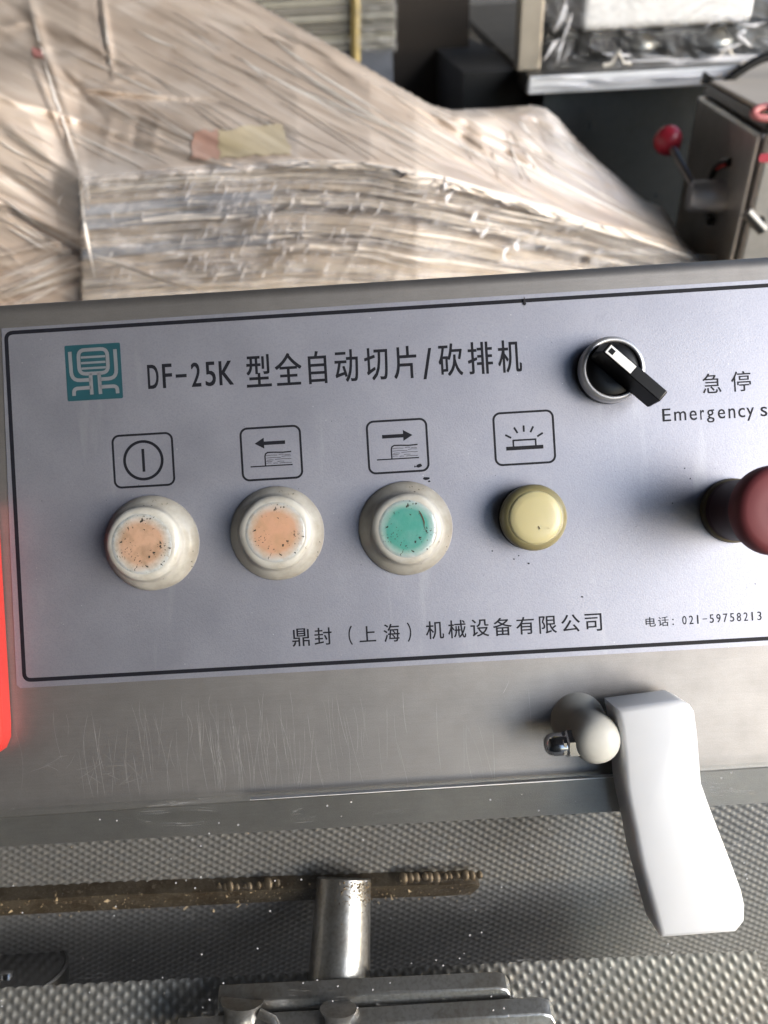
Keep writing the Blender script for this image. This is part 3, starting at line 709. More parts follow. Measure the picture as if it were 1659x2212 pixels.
def weld(x0, y0, x1, y1, n):
    mb = MB()
    for i in range(n):
        p, n_ = on_back(lerp(x0, x1, i/(n-1))+random.uniform(-4, 4), lerp(y0, y1, i/(n-1))-1+random.uniform(-2.5, 2.5), 5.9); r_ = random.uniform(1.8, 3.4)
        seg = 10; c_ = p; lp = []
        for k in range(5):
            t = R(22*k); lp.append([c_ + Vector((math.cos(u)*r_*math.cos(t)*.75+.5*k*.4, math.sin(u)*r_*math.cos(t), 0)) + n_*r_*.62*math.sin(t) for u in [2*math.pi*q/seg for q in range(seg)]])
        mb.loft(lp)
    return mb
weld(872, 1897, 1034, 1890, 12).build('weld_bead', M['weld'].m, bar, smooth=60)
weld(470, 1920, 597, 1909, 10).build('weld_bead', M['weld'].m, bar, smooth=60)
weld(60, 1945, 200, 1936, 10).build('weld_bead', M['weld'].m, bar, smooth=60)

# upright tube and gripper plates
def seg_tube(p0, p1, r_, name, mat, parent=S, n=14, cap=True, prof=None):
    pts_ = [lerp(p0, p1, i/n) for i in range(n+1)]
    return MB().tube(pts_, r_ if prof is None else [r_*prof(i/n) for i in range(n+1)], 40).build(name, mat.m, parent, smooth=50)
def upright(p0, p1, r_, name, n=16, fl=0.0):
    lp = []
    for i in range(n+1):
        t = i/n; c_ = lerp(p0, p1, t); rr_ = r_*(1+fl*max(0, 1-t*7))
        lp.append([Vector((c_.x+rr_*math.cos(u), c_.y, c_.z+rr_*math.sin(u))) for u in [2*math.pi*k/48 for k in range(48)]])
    o_ = MB().loft(lp).build(name, M['tube'].m, S, smooth=50); return o_
pa_, pb_ = P(743, 1897, -63), P(731, 2146, -43)
tb = MB().tube([lerp(pa_, pb_, i/16) for i in range(17)], [lerp(14.2, 16.0, i/16) for i in range(17)], 56).build('post_tube', M['tube'].m, S, smooth=50)
g = MB(); random.seed(2)
def plate(pts_, h0, tilt, name, mat, parent=S, th=4.0):
    top = [P(x, y, h0) for x, y in pts_]
    lo_ = [p + Vector((0, 2.0, -tilt)) for p in top]
    return MB().loft([lo_, top]).build(name, mat.m, parent, smooth=30, bevel=.5, flip=True)
# upper bracket: face turned up to the camera, thickness seen as a pale upper edge
def bracket(x0, y0, x1, y1, rad, depth_y, h, name):
    up = [P(x0, y0, h), P(x1-rad, y1, h)]
    pts_ = [P(x0, y0, h), P(x1-rad, y1, h), P(x1-rad*.35, y1+rad*.18, h), P(x1-rad*.05, y1+rad*.6, h), P(x1, y1+rad*1.1, h), P(x1-4, y1+rad*1.1+14, h), P(x1-14, y1+depth_y-6, h), P(x1-40, y1+depth_y, h), P(x0, y0+depth_y+22, h)]
    lo_ = [p+Vector((0, 5.2, -5)) for p in pts_]
    return MB().loft([lo_, pts_]).build(name, M['tube'].m, S, smooth=25, bevel=.6, flip=True)
bracket(470, 2163, 1106, 2134, 30, 140, -26, 'gripper_plate')
bracket(380, 2236, 1203, 2190, 34, 120, -19, 'gripper_plate')
for (x0, y0, h0, x1, r_, fl_) in ((524, 2158, -26, 514, 8.0, .3), (731, 2178, -19, 728, 6.0, .45)):
    qa, qb = P(x0, y0, h0), P(x1, 2330, h0+4)
    MB().tube([lerp(qa, qb, i/16) for i in range(17)], [r_*(1+fl_*max(0, 1-i/2.4)) for i in range(17)], 40).build('gripper_post', M['tube'].m, S, smooth=50)
mb = MB(); mb.tube([P(560, 2188, -22), P(590, 2203, -20), P(612, 2240, -18)], 2.2, 10).build('gripper_brace', M['tube'].m, S, smooth=50)
# dark round knob low on the left, with a bright rim and centre screw
kc = P(15, 2104, -78); ax_ = Vector((-.05, -.90, .42))
kn = MB().lathe([(31.5, -9), (31.5, -1.2), (30.8, 0), (29.2, .3), (28.6, -.8), (0, -1.0)], c=(0, 0, 0), axis=(0.0, 1, -.06), seg=64).build('disc_knob', M['steel_dark'].m, S, loc=kc, smooth=30)
MB().lathe([(31.4, -1.0), (31.6, -.2), (31.0, .35), (30.2, .45), (30.1, -.2)], axis=(0, 1, -.06), seg=72).build('rim', M['steel_bright'].m, kn, smooth=40)
MB().lathe([(3.6, -1), (3.6, 1.2), (2.6, 2.0), (0, 2.2)], axis=(0, 1, -.06), seg=24).build('centre_screw', M['steel_bright'].m, kn, smooth=40)

# crumbs and meat dust on the bar and tube
mb = MB(); random.seed(21)
def flake(p, r_):
    a = [p + Vector((random.uniform(-1, 1), random.uniform(-1, 1), random.uniform(-.4, .9)))*r_ for _ in range(4)]
    mb.add(a, [(0, 1, 2), (0, 2, 3), (0, 3, 1), (1, 3, 2)])
for i in range(300):
    x = random.uniform(-30, 860) if random.random() < .75 else random.uniform(800, 1035); y0 = interp([(0, 1928), (650, 1899), (1036, 1890)], x)
    y = y0 + random.triangular(0, 62, 45); flake(on_back(x, y, 8.6)[0], random.uniform(.2, .7) if random.random() < .94 else random.uniform(1, 1.9))
for i in range(70): flake(on_back(random.uniform(0, 1650), random.uniform(1790, 2060), 1.4)[0], random.uniform(.2, .5))
ta, tb_ = P(743, 1897, -63), P(731, 2146, -43); td = (tb_-ta).normalized(); ex = Vector((1, 0, 0)); ex = (ex-td*ex.dot(td)).normalized(); ey = td.cross(ex); ey = ey if ey.z > 0 else -ey
for i in range(330):
    t = abs(random.gauss(0, 7)); an = R(random.gauss(52, 20)); flake(ta+td*(t+1)+(ex*math.cos(an)+ey*math.sin(an))*14.5, random.uniform(.25, .8))
tag(mb.build('crumbs', M['crumb'].m, S, smooth=0), kind='stuff')
mb = MB()
for i in range(26): flake(P(random.uniform(0, 1650), random.uniform(1760, 2205), GZ1+.2), random.uniform(.06, .16))
tag(mb.build('dust_specks', plain('pale_dust', (.35, .35, .34), .8).m, guard, smooth=0), kind='stuff')

# ---- bright red guard standing at the left of the box
rp_ = [P(x, y, 0) for x, y in ((-200, 1085), (-12, 1085), (0, 1096), (9, 1250), (27, 1560), (27, 1590), (18, 1612), (-2, 1626), (-200, 1640))]
red = thing('red_cover', 'bright red plastic cover with rounded corner, cut off by left edge beside the control panel', 'cover', mat=PANEL)
MB().loft([[Vector((p.x, p.y, .3)) for p in rp_], [Vector((p.x, p.y, 9)) for p in rp_], [Vector((p.x-1.2, p.y*.985, 10.5)) for p in rp_]]).build('shell', M['bright_red'].m, red, smooth=30, bevel=1.2, bseg=3, flip=True)

# ================================================================== background
def world_build(mb, name, mat, parent=None, **k):
    """mesh built from world metres; origin moved to its parent's place or its own base"""
    o0 = parent.matrix_world.translation if parent else Vector((sum(v.x for v in mb.v)/len(mb.v), sum(v.y for v in mb.v)/len(mb.v), min(v.z for v in mb.v)))
    vs = mb.v; mb.v = [v-o0 for v in vs]
    o = mb.build(name, mat.m, parent, scale=1, **k)
    if not parent: o.location = o0
    mb.v = vs; return o
def wthing(name, label, cat, loc, **k):
    o = thing(name, label, cat, loc=loc, **k); bpy.context.view_layer.update(); return o

# --- film sheet draped over a wrapped machine
TOP = [(-200, 470), (172, 385), (400, 362), (640, 345), (800, 352), (960, 385), (1200, 450), (1420, 520), (1510, 552), (1600, 590)]
SIL = [(-200, -400), (300, -140), (530, -8), (700, 88), (830, 168), (930, 226), (975, 237), (1080, 232), (1150, 227), (1180, 234), (1205, 254), (1245, 300), (1290, 345), (1340, 388), (1395, 434), (1430, 447), (1452, 475), (1470, 515), (1495, 538), (1530, 575), (1600, 700)]
random.seed(42)
creases = []
for i in range(40):      # long diagonals pulled from upper left to lower right
    x0 = random.uniform(-150, 560); y0 = -80 + random.uniform(-10, 60) if x0 > 100 else random.uniform(-80, 240)
    ang = R(random.gauss(29, 3.0) - (0.012*max(0, 560-x0)))
    L0 = random.uniform(300, 1150); creases.append((x0, y0, x0+L0*math.cos(ang), y0+L0*math.sin(ang), random.uniform(6, 20), random.uniform(-1, 1)*.0085))
for i in range(46):      # dense taut lines towards the right corner
    t = random.random(); x0 = lerp(640, 1000, t)+random.uniform(-60, 60); y0 = lerp(60, 250, t)+random.uniform(0, 110)
    ang = R(random.uniform(27, 38) - (y0-lerp(60, 250, t))*.08); L0 = random.uniform(180, 620); creases.append((x0, y0, x0+L0*math.cos(ang), y0+L0*math.sin(ang), random.uniform(3, 8), random.uniform(-1, 1)*.005))
for x0, y0, x1, y1, w_, a_ in ((1045, 240, 1040, 345, 18, .004), (1085, 240, 1100, 380, 16, -.004), (1120, 238, 1150, 400, 14, .004), (1150, 236, 1200, 390, 12, -.004), (1180, 240, 1250, 400, 12, .004), (1205, 262, 1330, 430, 8, -.008), (1010, 245, 1000, 320, 15, -.01),
        (62, 0, 178, 375, 12, .012), (95, 130, 172, 345, 7, -.014), (72, 140, 150, 330, 5, .012), (112, 130, 230, 260, 7, -.010), (170, 200, 480, 225, 8, -.010), (175, 200, 420, 300, 7, .010), (160, 190, 410, 215, 5, .009), (130, 60, 330, 170, 5, .007), (240, 260, 225, 330, 12, .006), (300, 250, 285, 330, 10, -.006), (345, 255, 330, 320, 12, .006),
        (0, 120, 150, 125, 5, .006), (220, 0, 245, 165, 6, .010), (210, 0, 236, 160, 3, -.012), (30, 90, 160, 160, 7, .008), (0, 260, 170, 385, 10, .01), (-60, 330, 150, 470, 10, -.01), (-50, 420, 190, 520, 8, .01), (0, 440, 240, 590, 6, -.014), (190, 545, 460, 640, 7, .018), (180, 400, 205, 620, 5, -.01),
        (-40, 640, 210, 560, 7, .012), (-40, 600, 205, 535, 6, -.012), (-40, 560, 180, 510, 7, .010), (-40, 670, 230, 590, 6, -.012), (0, 0, 130, 90, 10, -.01), (240, 175, 300, 160, 6, .008), (0, 60, 90, 40, 8, .008)):
    creases.append((x0, y0, x1, y1, w_, a_))
cre = []
for x0, y0, x1, y1, w_, a_ in creases:
    dx, dy = x1-x0, y1-y0; l_ = math.hypot(dx, dy); cre.append((x0, y0, dx/l_, dy/l_, l_, w_, a_))
def crease_sum(x, y):
    s_ = 0
    for x0, y0, ux, uy, l_, w_, a_ in cre:
        rx, ry = x-x0, y-y0; d_ = rx*uy - ry*ux
        if abs(d_) > 2.6*w_: continue
        t = rx*ux + ry*uy
        if t < -20 or t > l_+20: continue
        e_ = min(1, max(0, (t+20)/60))*min(1, max(0, (l_+20-t)/90)); s_ += a_*e_*math.exp(-(d_/w_)**2)
    return s_
def base_depth(x, y):
    up = interp(TOP, x)-y           # how far above the carton's upper edge
    left = (172 - x)*min(1, max(0, (y-120)/240)) + max(0, y-385)*.12
    d_ = 0.80 + .0011*max(0, up) if up > 0 else 0.80 - min(.0, up*.0001)
    d_ += .0004*max(0, x-900)*.6
    if left > 0: d_ = lerp(d_, 0.83 + .0004*max(0, 385-y), min(1, left/60))
    return d_
ang_lat = []
def film_grid(xs, ys, fold, off=0.0, clip=True, below_only=False, jit=0):
    mb = MB(); flow = []; idx = {}
    for j, y in enumerate(ys):
        for i, x in enumerate(xs):
            s_ = interp(SIL, x)
            top = s_
            d_ = base_depth(x, y)
            gap = y - top; 
            if clip and (gap < -4 or (x > 190 and y > interp(TOP, x)+16)): continue
            if clip and gap < 26: d_ += .05*(1-max(0, gap)/26)**2
            d_ -= fold(x, y) + off
            yy = max(y, top) if clip else y
            r_ = ray(x, yy); idx[(i, j)] = len(mb.v); mb.v.append(CAM + r_*(d_/r_.y))
            flow.append(((x*.88+y*.47)/1000, (y*.88-x*.47)/1000, 0))
    for j in range(len(ys)-1):
        for i in range(len(xs)-1):
            k = [(i, j), (i+1, j), (i+1, j+1), (i, j+1)]
            if all(q in idx for q in k): mb.f.append([idx[q] for q in reversed(k)])
    return mb, flow
def arange(a, b, s): return [a+s*i for i in range(int((b-a)/s)+1)]
def film_mat(name='milky_stretch_film', ca=(0.50, 0.405, 0.335), cb=(0.69, 0.585, 0.50), cw=(.86, .80, .75)):
    m = Mat(name); v = m.tc()
    n1 = m.noise(m.tc((2.4, 24, 1), attr='flow'), 1.0, 3, 0.5, .5); n2 = m.noise(m.tc((2.0, 9, 1), attr='flow'), 1.0, 3, .5, .8); n3 = m.noise(v, 9, 4)
    c = m.mix(m.ramp(n1, [(.36, 0), (.64, 1)]), ca, cb)
    c = m.mix(m.ramp(n2, [(.48, 0), (.68, .30)]), c, tuple(x*.66 for x in ca))
    c = m.mix(m.ramp(n3, [(.50, 0), (.72, .45)]), c, cw)
    glint_streak = m.noise(m.tc((4.5, 85, 1), (0, 0, .06), attr='flow'), 1.0, 2, .5, .4)
    c = m.mix(m.ramp(glint_streak, [(.60, 0), (.70, .30)]), c, cw)  # long whitish streaks: film glints put into the base colour
    m.set(col=c, rough=m.math('ADD', m.math('MULTIPLY', n1, .3), .10), spec=.8)
    m.bump(m.math('ADD', n1, m.math('MULTIPLY', n2, .5)), .003)
    return m
wb = wthing('film_wrapped_bundle', 'bulky bundle draped in creased milky beige plastic film at upper left', 'wrapped bundle', atY(600, 500, 1.0)*1.0)
mb, fl = film_grid(arange(-420, 1560, 5), arange(-240, 800, 4), crease_sum)
o = world_build(mb, 'film_sheet', film_mat(), wb, smooth=180, attr={'flow': fl})
so = o.modifiers.new('thickness', 'SOLIDIFY'); so.thickness = .0015; so.offset = -1
# back of the bundle so it has volume
mb = MB(); bx0, bx1 = atY(-160, 500, 1.0).x, atY(1120, 400, 1.0).x
zt_ = atY(400, 300, 1.25).z
a = Vector((bx0, .98, .4)); 
mb.box((bx0-.15, 1.36, .004), (atY(700, 300, 1.3).x, 1.7, atY(600, 330, 1.36).z)); world_build(mb, 'wrapped_core', plain('brown_wrapped_core', (.2, .15, .11), .8), wb, smooth=0)
# peach and yellow paper under the film
def patch(name, quad, mat, off):
    mb = MB(); n_ = 18; fl = []
    for j in range(n_+1):
        for i in range(n_+1):
            s_, t = i/n_, j/n_; x = lerp(lerp(quad[0][0], quad[1][0], s_), lerp(quad[3][0], quad[2][0], s_), t); y = lerp(lerp(quad[0][1], quad[1][1], s_), lerp(quad[3][1], quad[2][1], s_), t)
            x += 7*noise.noise(Vector((x*.03, y*.09, 2)))*2*abs(s_-.5); y += 9*noise.noise(Vector((x*.05, y*.03, 7)))*2*abs(t-.5)
            fl.append(((x*.88+y*.47)/1000, (y*.88-x*.47)/1000, 0))
            d_ = base_depth(x, y) - crease_sum(x, y) - off; r_ = ray(x, y); mb.v.append(CAM+r_*(d_/r_.y))
    for j in range(n_):
        for i in range(n_): k = j*(n_+1)+i; mb.f.append([k+n_+1, k+n_+2, k+1, k])
    return world_build(mb, name, mat, wb, smooth=180, attr={'flow': fl})
patch('peach_label', [(420, 286), (470, 280), (474, 341), (412, 348)], film_mat('peach_paper_under_film', (.54, .32, .25), (.66, .44, .36), (.8, .68, .6)), .0035)
patch('yellow_label', [(471, 281), (612, 266), (630, 332), (475, 341)], film_mat('yellow_paper_under_film', (.55, .45, .28), (.73, .62, .44), (.86, .79, .66)), .0035)
patch('red_tape', [(72, 104), (92, 106), (92, 128), (72, 124)], plain('faded_red_tape', (.55, .24, .22), .5), .004)

# --- flattened cartons under clear wrap, in front of the bundle
CT = [(172, 388), (400, 366), (640, 350), (800, 358), (960, 392), (1200, 460), (1420, 528), (1500, 556)]
cs = wthing('carton_stack', 'stack of flattened brown cartons tightly wrapped in shiny clear film behind the control panel', 'carton stack', atY(700, 560, .9))
cards = [plain('kraft_board', (.56, .46, .365), .7, var=.2, scale=40), plain('dark_kraft_board', (.34, .275, .22), .7, var=.15, scale=40), plain('grey_blue_board', (.36, .37, .41), .6, var=.15, scale=40), plain('pale_board', (.66, .57, .475), .7, var=.1, scale=40)]
random.seed(9)
y_off = 0; k_ = 0
while y_off < 300:
    th = random.choice((9, 13, 17, 22)); xe = interp([(0, 1490), (300, 1590)], y_off); blue = 55 < y_off < 190 and random.random() < .4; xe = random.uniform(400, 740) if blue else xe
    mb = MB(); fr_, bk = [], []; j0 = random.uniform(-.004, .004)
    n_ = 36
    for s_ in range(n_+1):
        x = lerp(178+random.uniform(-1, 1), xe, s_/n_); t0_ = interp(CT, x)+y_off*(1-.25*max(0, (x-900)/600)); t1_ = t0_+th*(1-.25*max(0, (x-900)/600))-2.6
        d_ = .812 + (0 if blue else .006) + j0 + .00035*max(0, x-900) + .003*noise.noise(Vector((x*.01, y_off*.1, 0)))
        for lst, y in ((fr_, t0_), (bk, t1_)):
            r_ = ray(x, y); lst.append(CAM+r_*(d_/r_.y))
    back_ = [Vector((p.x+.01, p.y+.16, p.z)) for p in fr_]; back2 = [Vector((p.x+.01, p.y+.16, p.z)) for p in bk]
    mb.loft([[a_, b_, c_, d2] for a_, b_, c_, d2 in zip(fr_, back_, back2, bk)])
    left_blue = 2 if blue else random.choice((0, 0, 1, 3, 0, 3))
    world_build(mb, 'cardboard_sheet', cards[left_blue], cs, smooth=30); y_off += 0 if blue and k_ % 2 == 0 else th; k_ += 1
a = atY(200, 690, .85); b = atY(1400, 690, .85)
world_build(MB().box((a.x, .84, .004), (b.x, .99, a.z-.03)), 'lower_carton', cards[0], cs, smooth=0)
def wrap_fold(x, y):
    return .004*noise.noise(Vector((x*.006, y*.09, 1))) + .003*noise.noise(Vector((x*.03+y*.02, y*.05, 4))) + .0035*max(0, noise.noise(Vector((x*.055+y*.03, y*.016, 9))))
mb = MB(); fl = []; idx = {}
xs = arange(168, 1560, 4); nY = 74
for j in range(nY):
    for i, x in enumerate(xs):
        y = interp(CT, x) - 6 + j*4
        d_ = base_depth(x, max(y, interp(TOP, x)))-.016 - wrap_fold(x, y) + (.014*max(0, 1-j/3)) + .03*max(0, 1-(x-168)/12)**2
        r_ = ray(x, y); mb.v.append(CAM+r_*(d_/r_.y)); fl.append((x/1000, (y+interp([(168, 10), (700, -12), (1500, 60)], x)*-.4)/1000, 0))
for j in range(nY-1):
    for i in range(len(xs)-1):
        k = j*len(xs)+i; mb.f.append([k+len(xs), k+len(xs)+1, k+1, k])
wrapm = clear_mat('shiny_clear_wrap', .34, (.82, .80, .82), .12, 1.6, .006, 1.0, (9, 60, 1))  # strong streaks put the wrap's whitish reflections into its diffuse colour
world_build(mb, 'clear_wrap', wrapm, cs, smooth=180, attr={'flow': fl})
# film tails and short highlights along the wrap, painted as pale ribbons
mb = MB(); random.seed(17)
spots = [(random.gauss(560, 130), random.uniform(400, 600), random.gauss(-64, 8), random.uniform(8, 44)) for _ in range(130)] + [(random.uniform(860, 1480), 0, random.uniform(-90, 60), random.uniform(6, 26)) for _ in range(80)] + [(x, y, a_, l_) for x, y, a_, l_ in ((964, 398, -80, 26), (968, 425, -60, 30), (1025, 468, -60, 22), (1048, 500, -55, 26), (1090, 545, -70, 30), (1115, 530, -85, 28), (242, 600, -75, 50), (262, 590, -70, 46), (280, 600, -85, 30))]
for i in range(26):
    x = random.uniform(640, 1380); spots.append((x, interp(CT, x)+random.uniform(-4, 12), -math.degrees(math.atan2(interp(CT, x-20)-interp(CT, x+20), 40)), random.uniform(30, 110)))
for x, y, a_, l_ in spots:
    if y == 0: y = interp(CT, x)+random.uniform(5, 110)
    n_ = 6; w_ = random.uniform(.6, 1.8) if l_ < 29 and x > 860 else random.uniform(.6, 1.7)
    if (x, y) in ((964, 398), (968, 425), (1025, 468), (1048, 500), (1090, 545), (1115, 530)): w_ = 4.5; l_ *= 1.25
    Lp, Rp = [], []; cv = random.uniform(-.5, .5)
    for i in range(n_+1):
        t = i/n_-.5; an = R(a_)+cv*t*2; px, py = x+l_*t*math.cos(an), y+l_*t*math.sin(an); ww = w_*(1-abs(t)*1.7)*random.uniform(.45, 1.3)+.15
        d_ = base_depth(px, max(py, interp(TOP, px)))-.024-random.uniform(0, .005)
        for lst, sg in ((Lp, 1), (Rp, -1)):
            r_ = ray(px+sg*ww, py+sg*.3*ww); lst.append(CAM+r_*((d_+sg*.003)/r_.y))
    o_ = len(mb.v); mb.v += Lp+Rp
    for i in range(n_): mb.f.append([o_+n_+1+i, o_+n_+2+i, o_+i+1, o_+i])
glint = Mat('film_fold_glint'); glint.set(col=(.78, .78, .82), rough=.22, spec=.8)
o = world_build(mb, 'film_tail_glints', glint, cs, smooth=180); o['kind'] = 'stuff'

# taut film creases as pale ridges; glints and carton-edge glare sit in their colour
def ridge(mb, pts2, wd, off):
    Lp, Rp, Tp = [], [], []
    for i, (x, y) in enumerate(pts2):
        x1, y1 = pts2[min(i+1, len(pts2)-1)]; x0, y0 = pts2[max(i-1, 0)]; l_ = math.hypot(x1-x0, y1-y0) or 1
        nx_, ny_ = -(y1-y0)/l_, (x1-x0)/l_; t = i/(len(pts2)-1); w_ = wd*(.15+math.sin(math.pi*t))
        for lst, sg, oo in ((Lp, 1, 0), (Rp, -1, 0), (Tp, 0, .0016)):
            xx, yy = x+nx_*w_*sg, y+ny_*w_*sg; d_ = off(xx, yy)-oo; r_ = ray(xx, yy); lst.append(CAM+r_*(d_/r_.y))
    o_ = len(mb.v); n_ = len(pts2); mb.v += Lp+Tp+Rp
    for i in range(n_-1):
        for a_ in (0, n_): mb.f.append([o_+a_+i, o_+a_+i+1, o_+a_+n_+i+1, o_+a_+n_+i])
cream = Mat('cream_crease_glint'); cream.set(col=(.86, .80, .74), rough=.25, spec=.8)
def on_film(x, y): return base_depth(x, y)-crease_sum(x, y)-.0015
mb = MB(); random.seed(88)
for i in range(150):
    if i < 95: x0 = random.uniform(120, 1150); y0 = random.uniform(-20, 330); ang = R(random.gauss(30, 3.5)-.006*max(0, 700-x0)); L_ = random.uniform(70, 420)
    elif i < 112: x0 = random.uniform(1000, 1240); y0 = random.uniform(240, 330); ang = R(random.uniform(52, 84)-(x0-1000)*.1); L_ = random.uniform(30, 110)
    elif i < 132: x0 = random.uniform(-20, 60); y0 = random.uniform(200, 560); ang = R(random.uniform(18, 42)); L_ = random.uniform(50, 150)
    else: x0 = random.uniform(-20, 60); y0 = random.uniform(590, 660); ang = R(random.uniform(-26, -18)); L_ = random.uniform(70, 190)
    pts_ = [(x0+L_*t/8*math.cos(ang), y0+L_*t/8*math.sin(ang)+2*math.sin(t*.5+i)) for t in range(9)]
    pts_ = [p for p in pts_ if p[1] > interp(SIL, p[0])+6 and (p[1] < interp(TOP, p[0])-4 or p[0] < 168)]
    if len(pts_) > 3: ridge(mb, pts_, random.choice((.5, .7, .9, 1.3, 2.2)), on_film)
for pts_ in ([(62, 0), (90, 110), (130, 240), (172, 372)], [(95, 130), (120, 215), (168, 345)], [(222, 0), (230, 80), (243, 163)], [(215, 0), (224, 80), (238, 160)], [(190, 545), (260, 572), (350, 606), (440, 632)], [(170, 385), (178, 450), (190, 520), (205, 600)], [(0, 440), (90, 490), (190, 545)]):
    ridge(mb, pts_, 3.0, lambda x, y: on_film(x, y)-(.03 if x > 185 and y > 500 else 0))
tag(world_build(mb, 'film_crease_glints', cream, wb, smooth=180), kind='stuff')
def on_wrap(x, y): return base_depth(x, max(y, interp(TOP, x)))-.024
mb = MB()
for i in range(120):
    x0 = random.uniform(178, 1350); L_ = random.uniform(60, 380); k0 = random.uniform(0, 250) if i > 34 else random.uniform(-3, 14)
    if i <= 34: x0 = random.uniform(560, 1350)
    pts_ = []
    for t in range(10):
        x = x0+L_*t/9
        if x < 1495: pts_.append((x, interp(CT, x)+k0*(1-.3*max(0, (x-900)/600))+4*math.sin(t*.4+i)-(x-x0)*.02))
    if len(pts_) > 4: ridge(mb, pts_, random.choice((.5, .7, .9, 1.5)) if i > 14 else random.uniform(1.5, 3.2), on_wrap)  # the first, wide ridges are painted glare along the carton's upper edge
tag(world_build(mb, 'wrap_crease_glints', cream, cs, smooth=180), kind='stuff')

# --- rear stack of wrapped board with a yellow strap
def wbox(px0, py0, px1, py1, y, dep):
    a = atY(px0, (py0+py1)/2, y); b = atY(px1, (py0+py1)/2, y); t = atY((px0+px1)/2, py0, y); u = atY((px0+px1)/2, py1, y)
    return Vector((a.x, y, u.z)), Vector((b.x, y+dep, t.z))
rs = wthing('strapped_board_stack', 'stack of grey wrapped boards with a yellow strap at top centre, behind the draped bundle', 'board stack', atY(700, 170, 1.9))
greys = [plain('grey_green_board', c_, .5, var=.12, scale=25) for c_ in ((.36, .35, .30), (.22, .21, .19), (.46, .45, .41), (.30, .29, .26))]
random.seed(4); y_ = -70
while y_ < 112:
    th = random.choice((5, 7, 9, 12)); a, b = wbox(480, y_, 854+random.uniform(-2, 2), y_+th-.8, 1.75+random.uniform(-.006, .006), .5)
    world_build(MB().box(a, b), 'board', random.choice(greys), rs, smooth=0, bevel=.002); y_ += th
a, b = wbox(480, 113, 851, 300, 1.756, .48); world_build(MB().box(a, b), 'blue_board', plain('slate_blue_board', (.13, .145, .18), .6), rs, smooth=0)
mb = MB(); sp_ = [atY(768, y, 1.735) for y in (-80, 0, 60, 135)]; 
mb.loft([[p+Vector((-.009, .002, 0)), p+Vector((0, -.004, 0)), p+Vector((.010, .002, 0)), p+Vector((0, .006, 0))] for p in sp_]); world_build(mb, 'strap', plain('yellow_strap', (.50, .38, .15), .5), rs, smooth=60)
mb = MB(); fl = []
for j in range(30):
    for i in range(24):
        x, y = lerp(770, 858, i/23), lerp(-70, 112, j/29); d_ = 1.73-.01*noise.noise(Vector((x*.03, y*.08, 0))); r_ = ray(x, y); mb.v.append(CAM+r_*(d_/r_.y)); fl.append((x/1000, y/1000, 0))
for j in range(29):
    for i in range(23): k = j*24+i; mb.f.append([k+24, k+25, k+1, k])
world_build(mb, 'wrap_film', clear_mat('clear_wrap_rear', .22, (.6, .6, .6), .15, 1.6, .01, 1.0, (12, 60, 1)), rs, smooth=180, attr={'flow': fl})

# --- dark brown board wall
a, b = wbox(840, -80, 1012, 420, 2.15, .04)
bw = world_build(MB().box((a.x, a.y, .004), b+Vector((0, 0, .1))), 'brown_partition', plain('dark_brown_board', (.026, .019, .014), .8, scale=6), None, smooth=0)
tag(bw, 'dark brown upright board standing between the strapped stack and steel bench', 'partition')

# --- steel bench
A = atY(1142, 163, 1.42); zt = A.z
Bf = atZ(1760, 130, zt); Cb = atZ(975, 5, zt); Db = Vector((Bf.x + (Cb.x-A.x), Bf.y+(Cb.y-A.y), zt))
bench = wthing('steel_bench', 'stainless steel bench with a bright front apron at upper right', 'bench', Vector((A.x, A.y, .004)))
ap = (atY(1142, 205, 1.42).z - zt)
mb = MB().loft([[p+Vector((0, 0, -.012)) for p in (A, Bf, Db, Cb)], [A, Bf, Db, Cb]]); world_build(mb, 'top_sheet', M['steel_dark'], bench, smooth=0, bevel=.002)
inx = Vector((.0, .004, 0))
mb = MB().loft([[A+Vector((0, 0, ap)), Bf+Vector((0, 0, ap)), Bf+Vector((0, .02, ap)), A+Vector((0, .02, ap))], [A+Vector((0, -.004, -.001)), Bf+Vector((0, -.004, -.001)), Bf+Vector((0, .016, -.0125)), A+Vector((0, .016, -.0125))]])
brt = plain('film_covered_apron', (.86, .87, .90), .3, .1, var=.06, scale=30); world_build(mb, 'front_apron', brt, bench, smooth=0, bevel=.003)
mb = MB().loft([[A+Vector((.002, .022, ap)), Cb+Vector((.002, 0, ap)), Cb+Vector((.02, 0, ap)), A+Vector((.02, .022, ap))], [A+Vector((.002, .022, -.0125)), Cb+Vector((.002, 0, -.0125)), Cb+Vector((.02, 0, -.0125)), A+Vector((.02, .022, -.0125))]])
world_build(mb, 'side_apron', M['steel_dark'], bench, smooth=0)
cabm = steel('dark_cabinet_steel', (.10, .108, .115), .3, dirt=.5, brushed=(12, 40))
x0_ = atY(1172, 300, 1.46).x
world_build(MB().box((x0_, 1.47, .02), (Bf.x, 2.1, zt+ap+.02)), 'cabinet_panel', cabm, bench, smooth=0)
world_build(MB().box((atY(1000, 300, 1.6).x, 1.6, .0), (x0_-.002, 3.6, zt+ap+.02)), 'rear_leg_panel', plain('charcoal_rear_panel', (.02, .02, .021), .6), bench, smooth=0)
# ripples of clear film along the apron
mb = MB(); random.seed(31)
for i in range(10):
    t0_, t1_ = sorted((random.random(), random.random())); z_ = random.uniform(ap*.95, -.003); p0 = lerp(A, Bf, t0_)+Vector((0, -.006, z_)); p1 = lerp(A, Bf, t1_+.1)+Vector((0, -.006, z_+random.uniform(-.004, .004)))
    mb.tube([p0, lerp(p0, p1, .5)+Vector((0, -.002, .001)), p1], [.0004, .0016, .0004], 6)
tag(world_build(mb, 'film_ripples', glint, bench, smooth=180), kind='stuff')

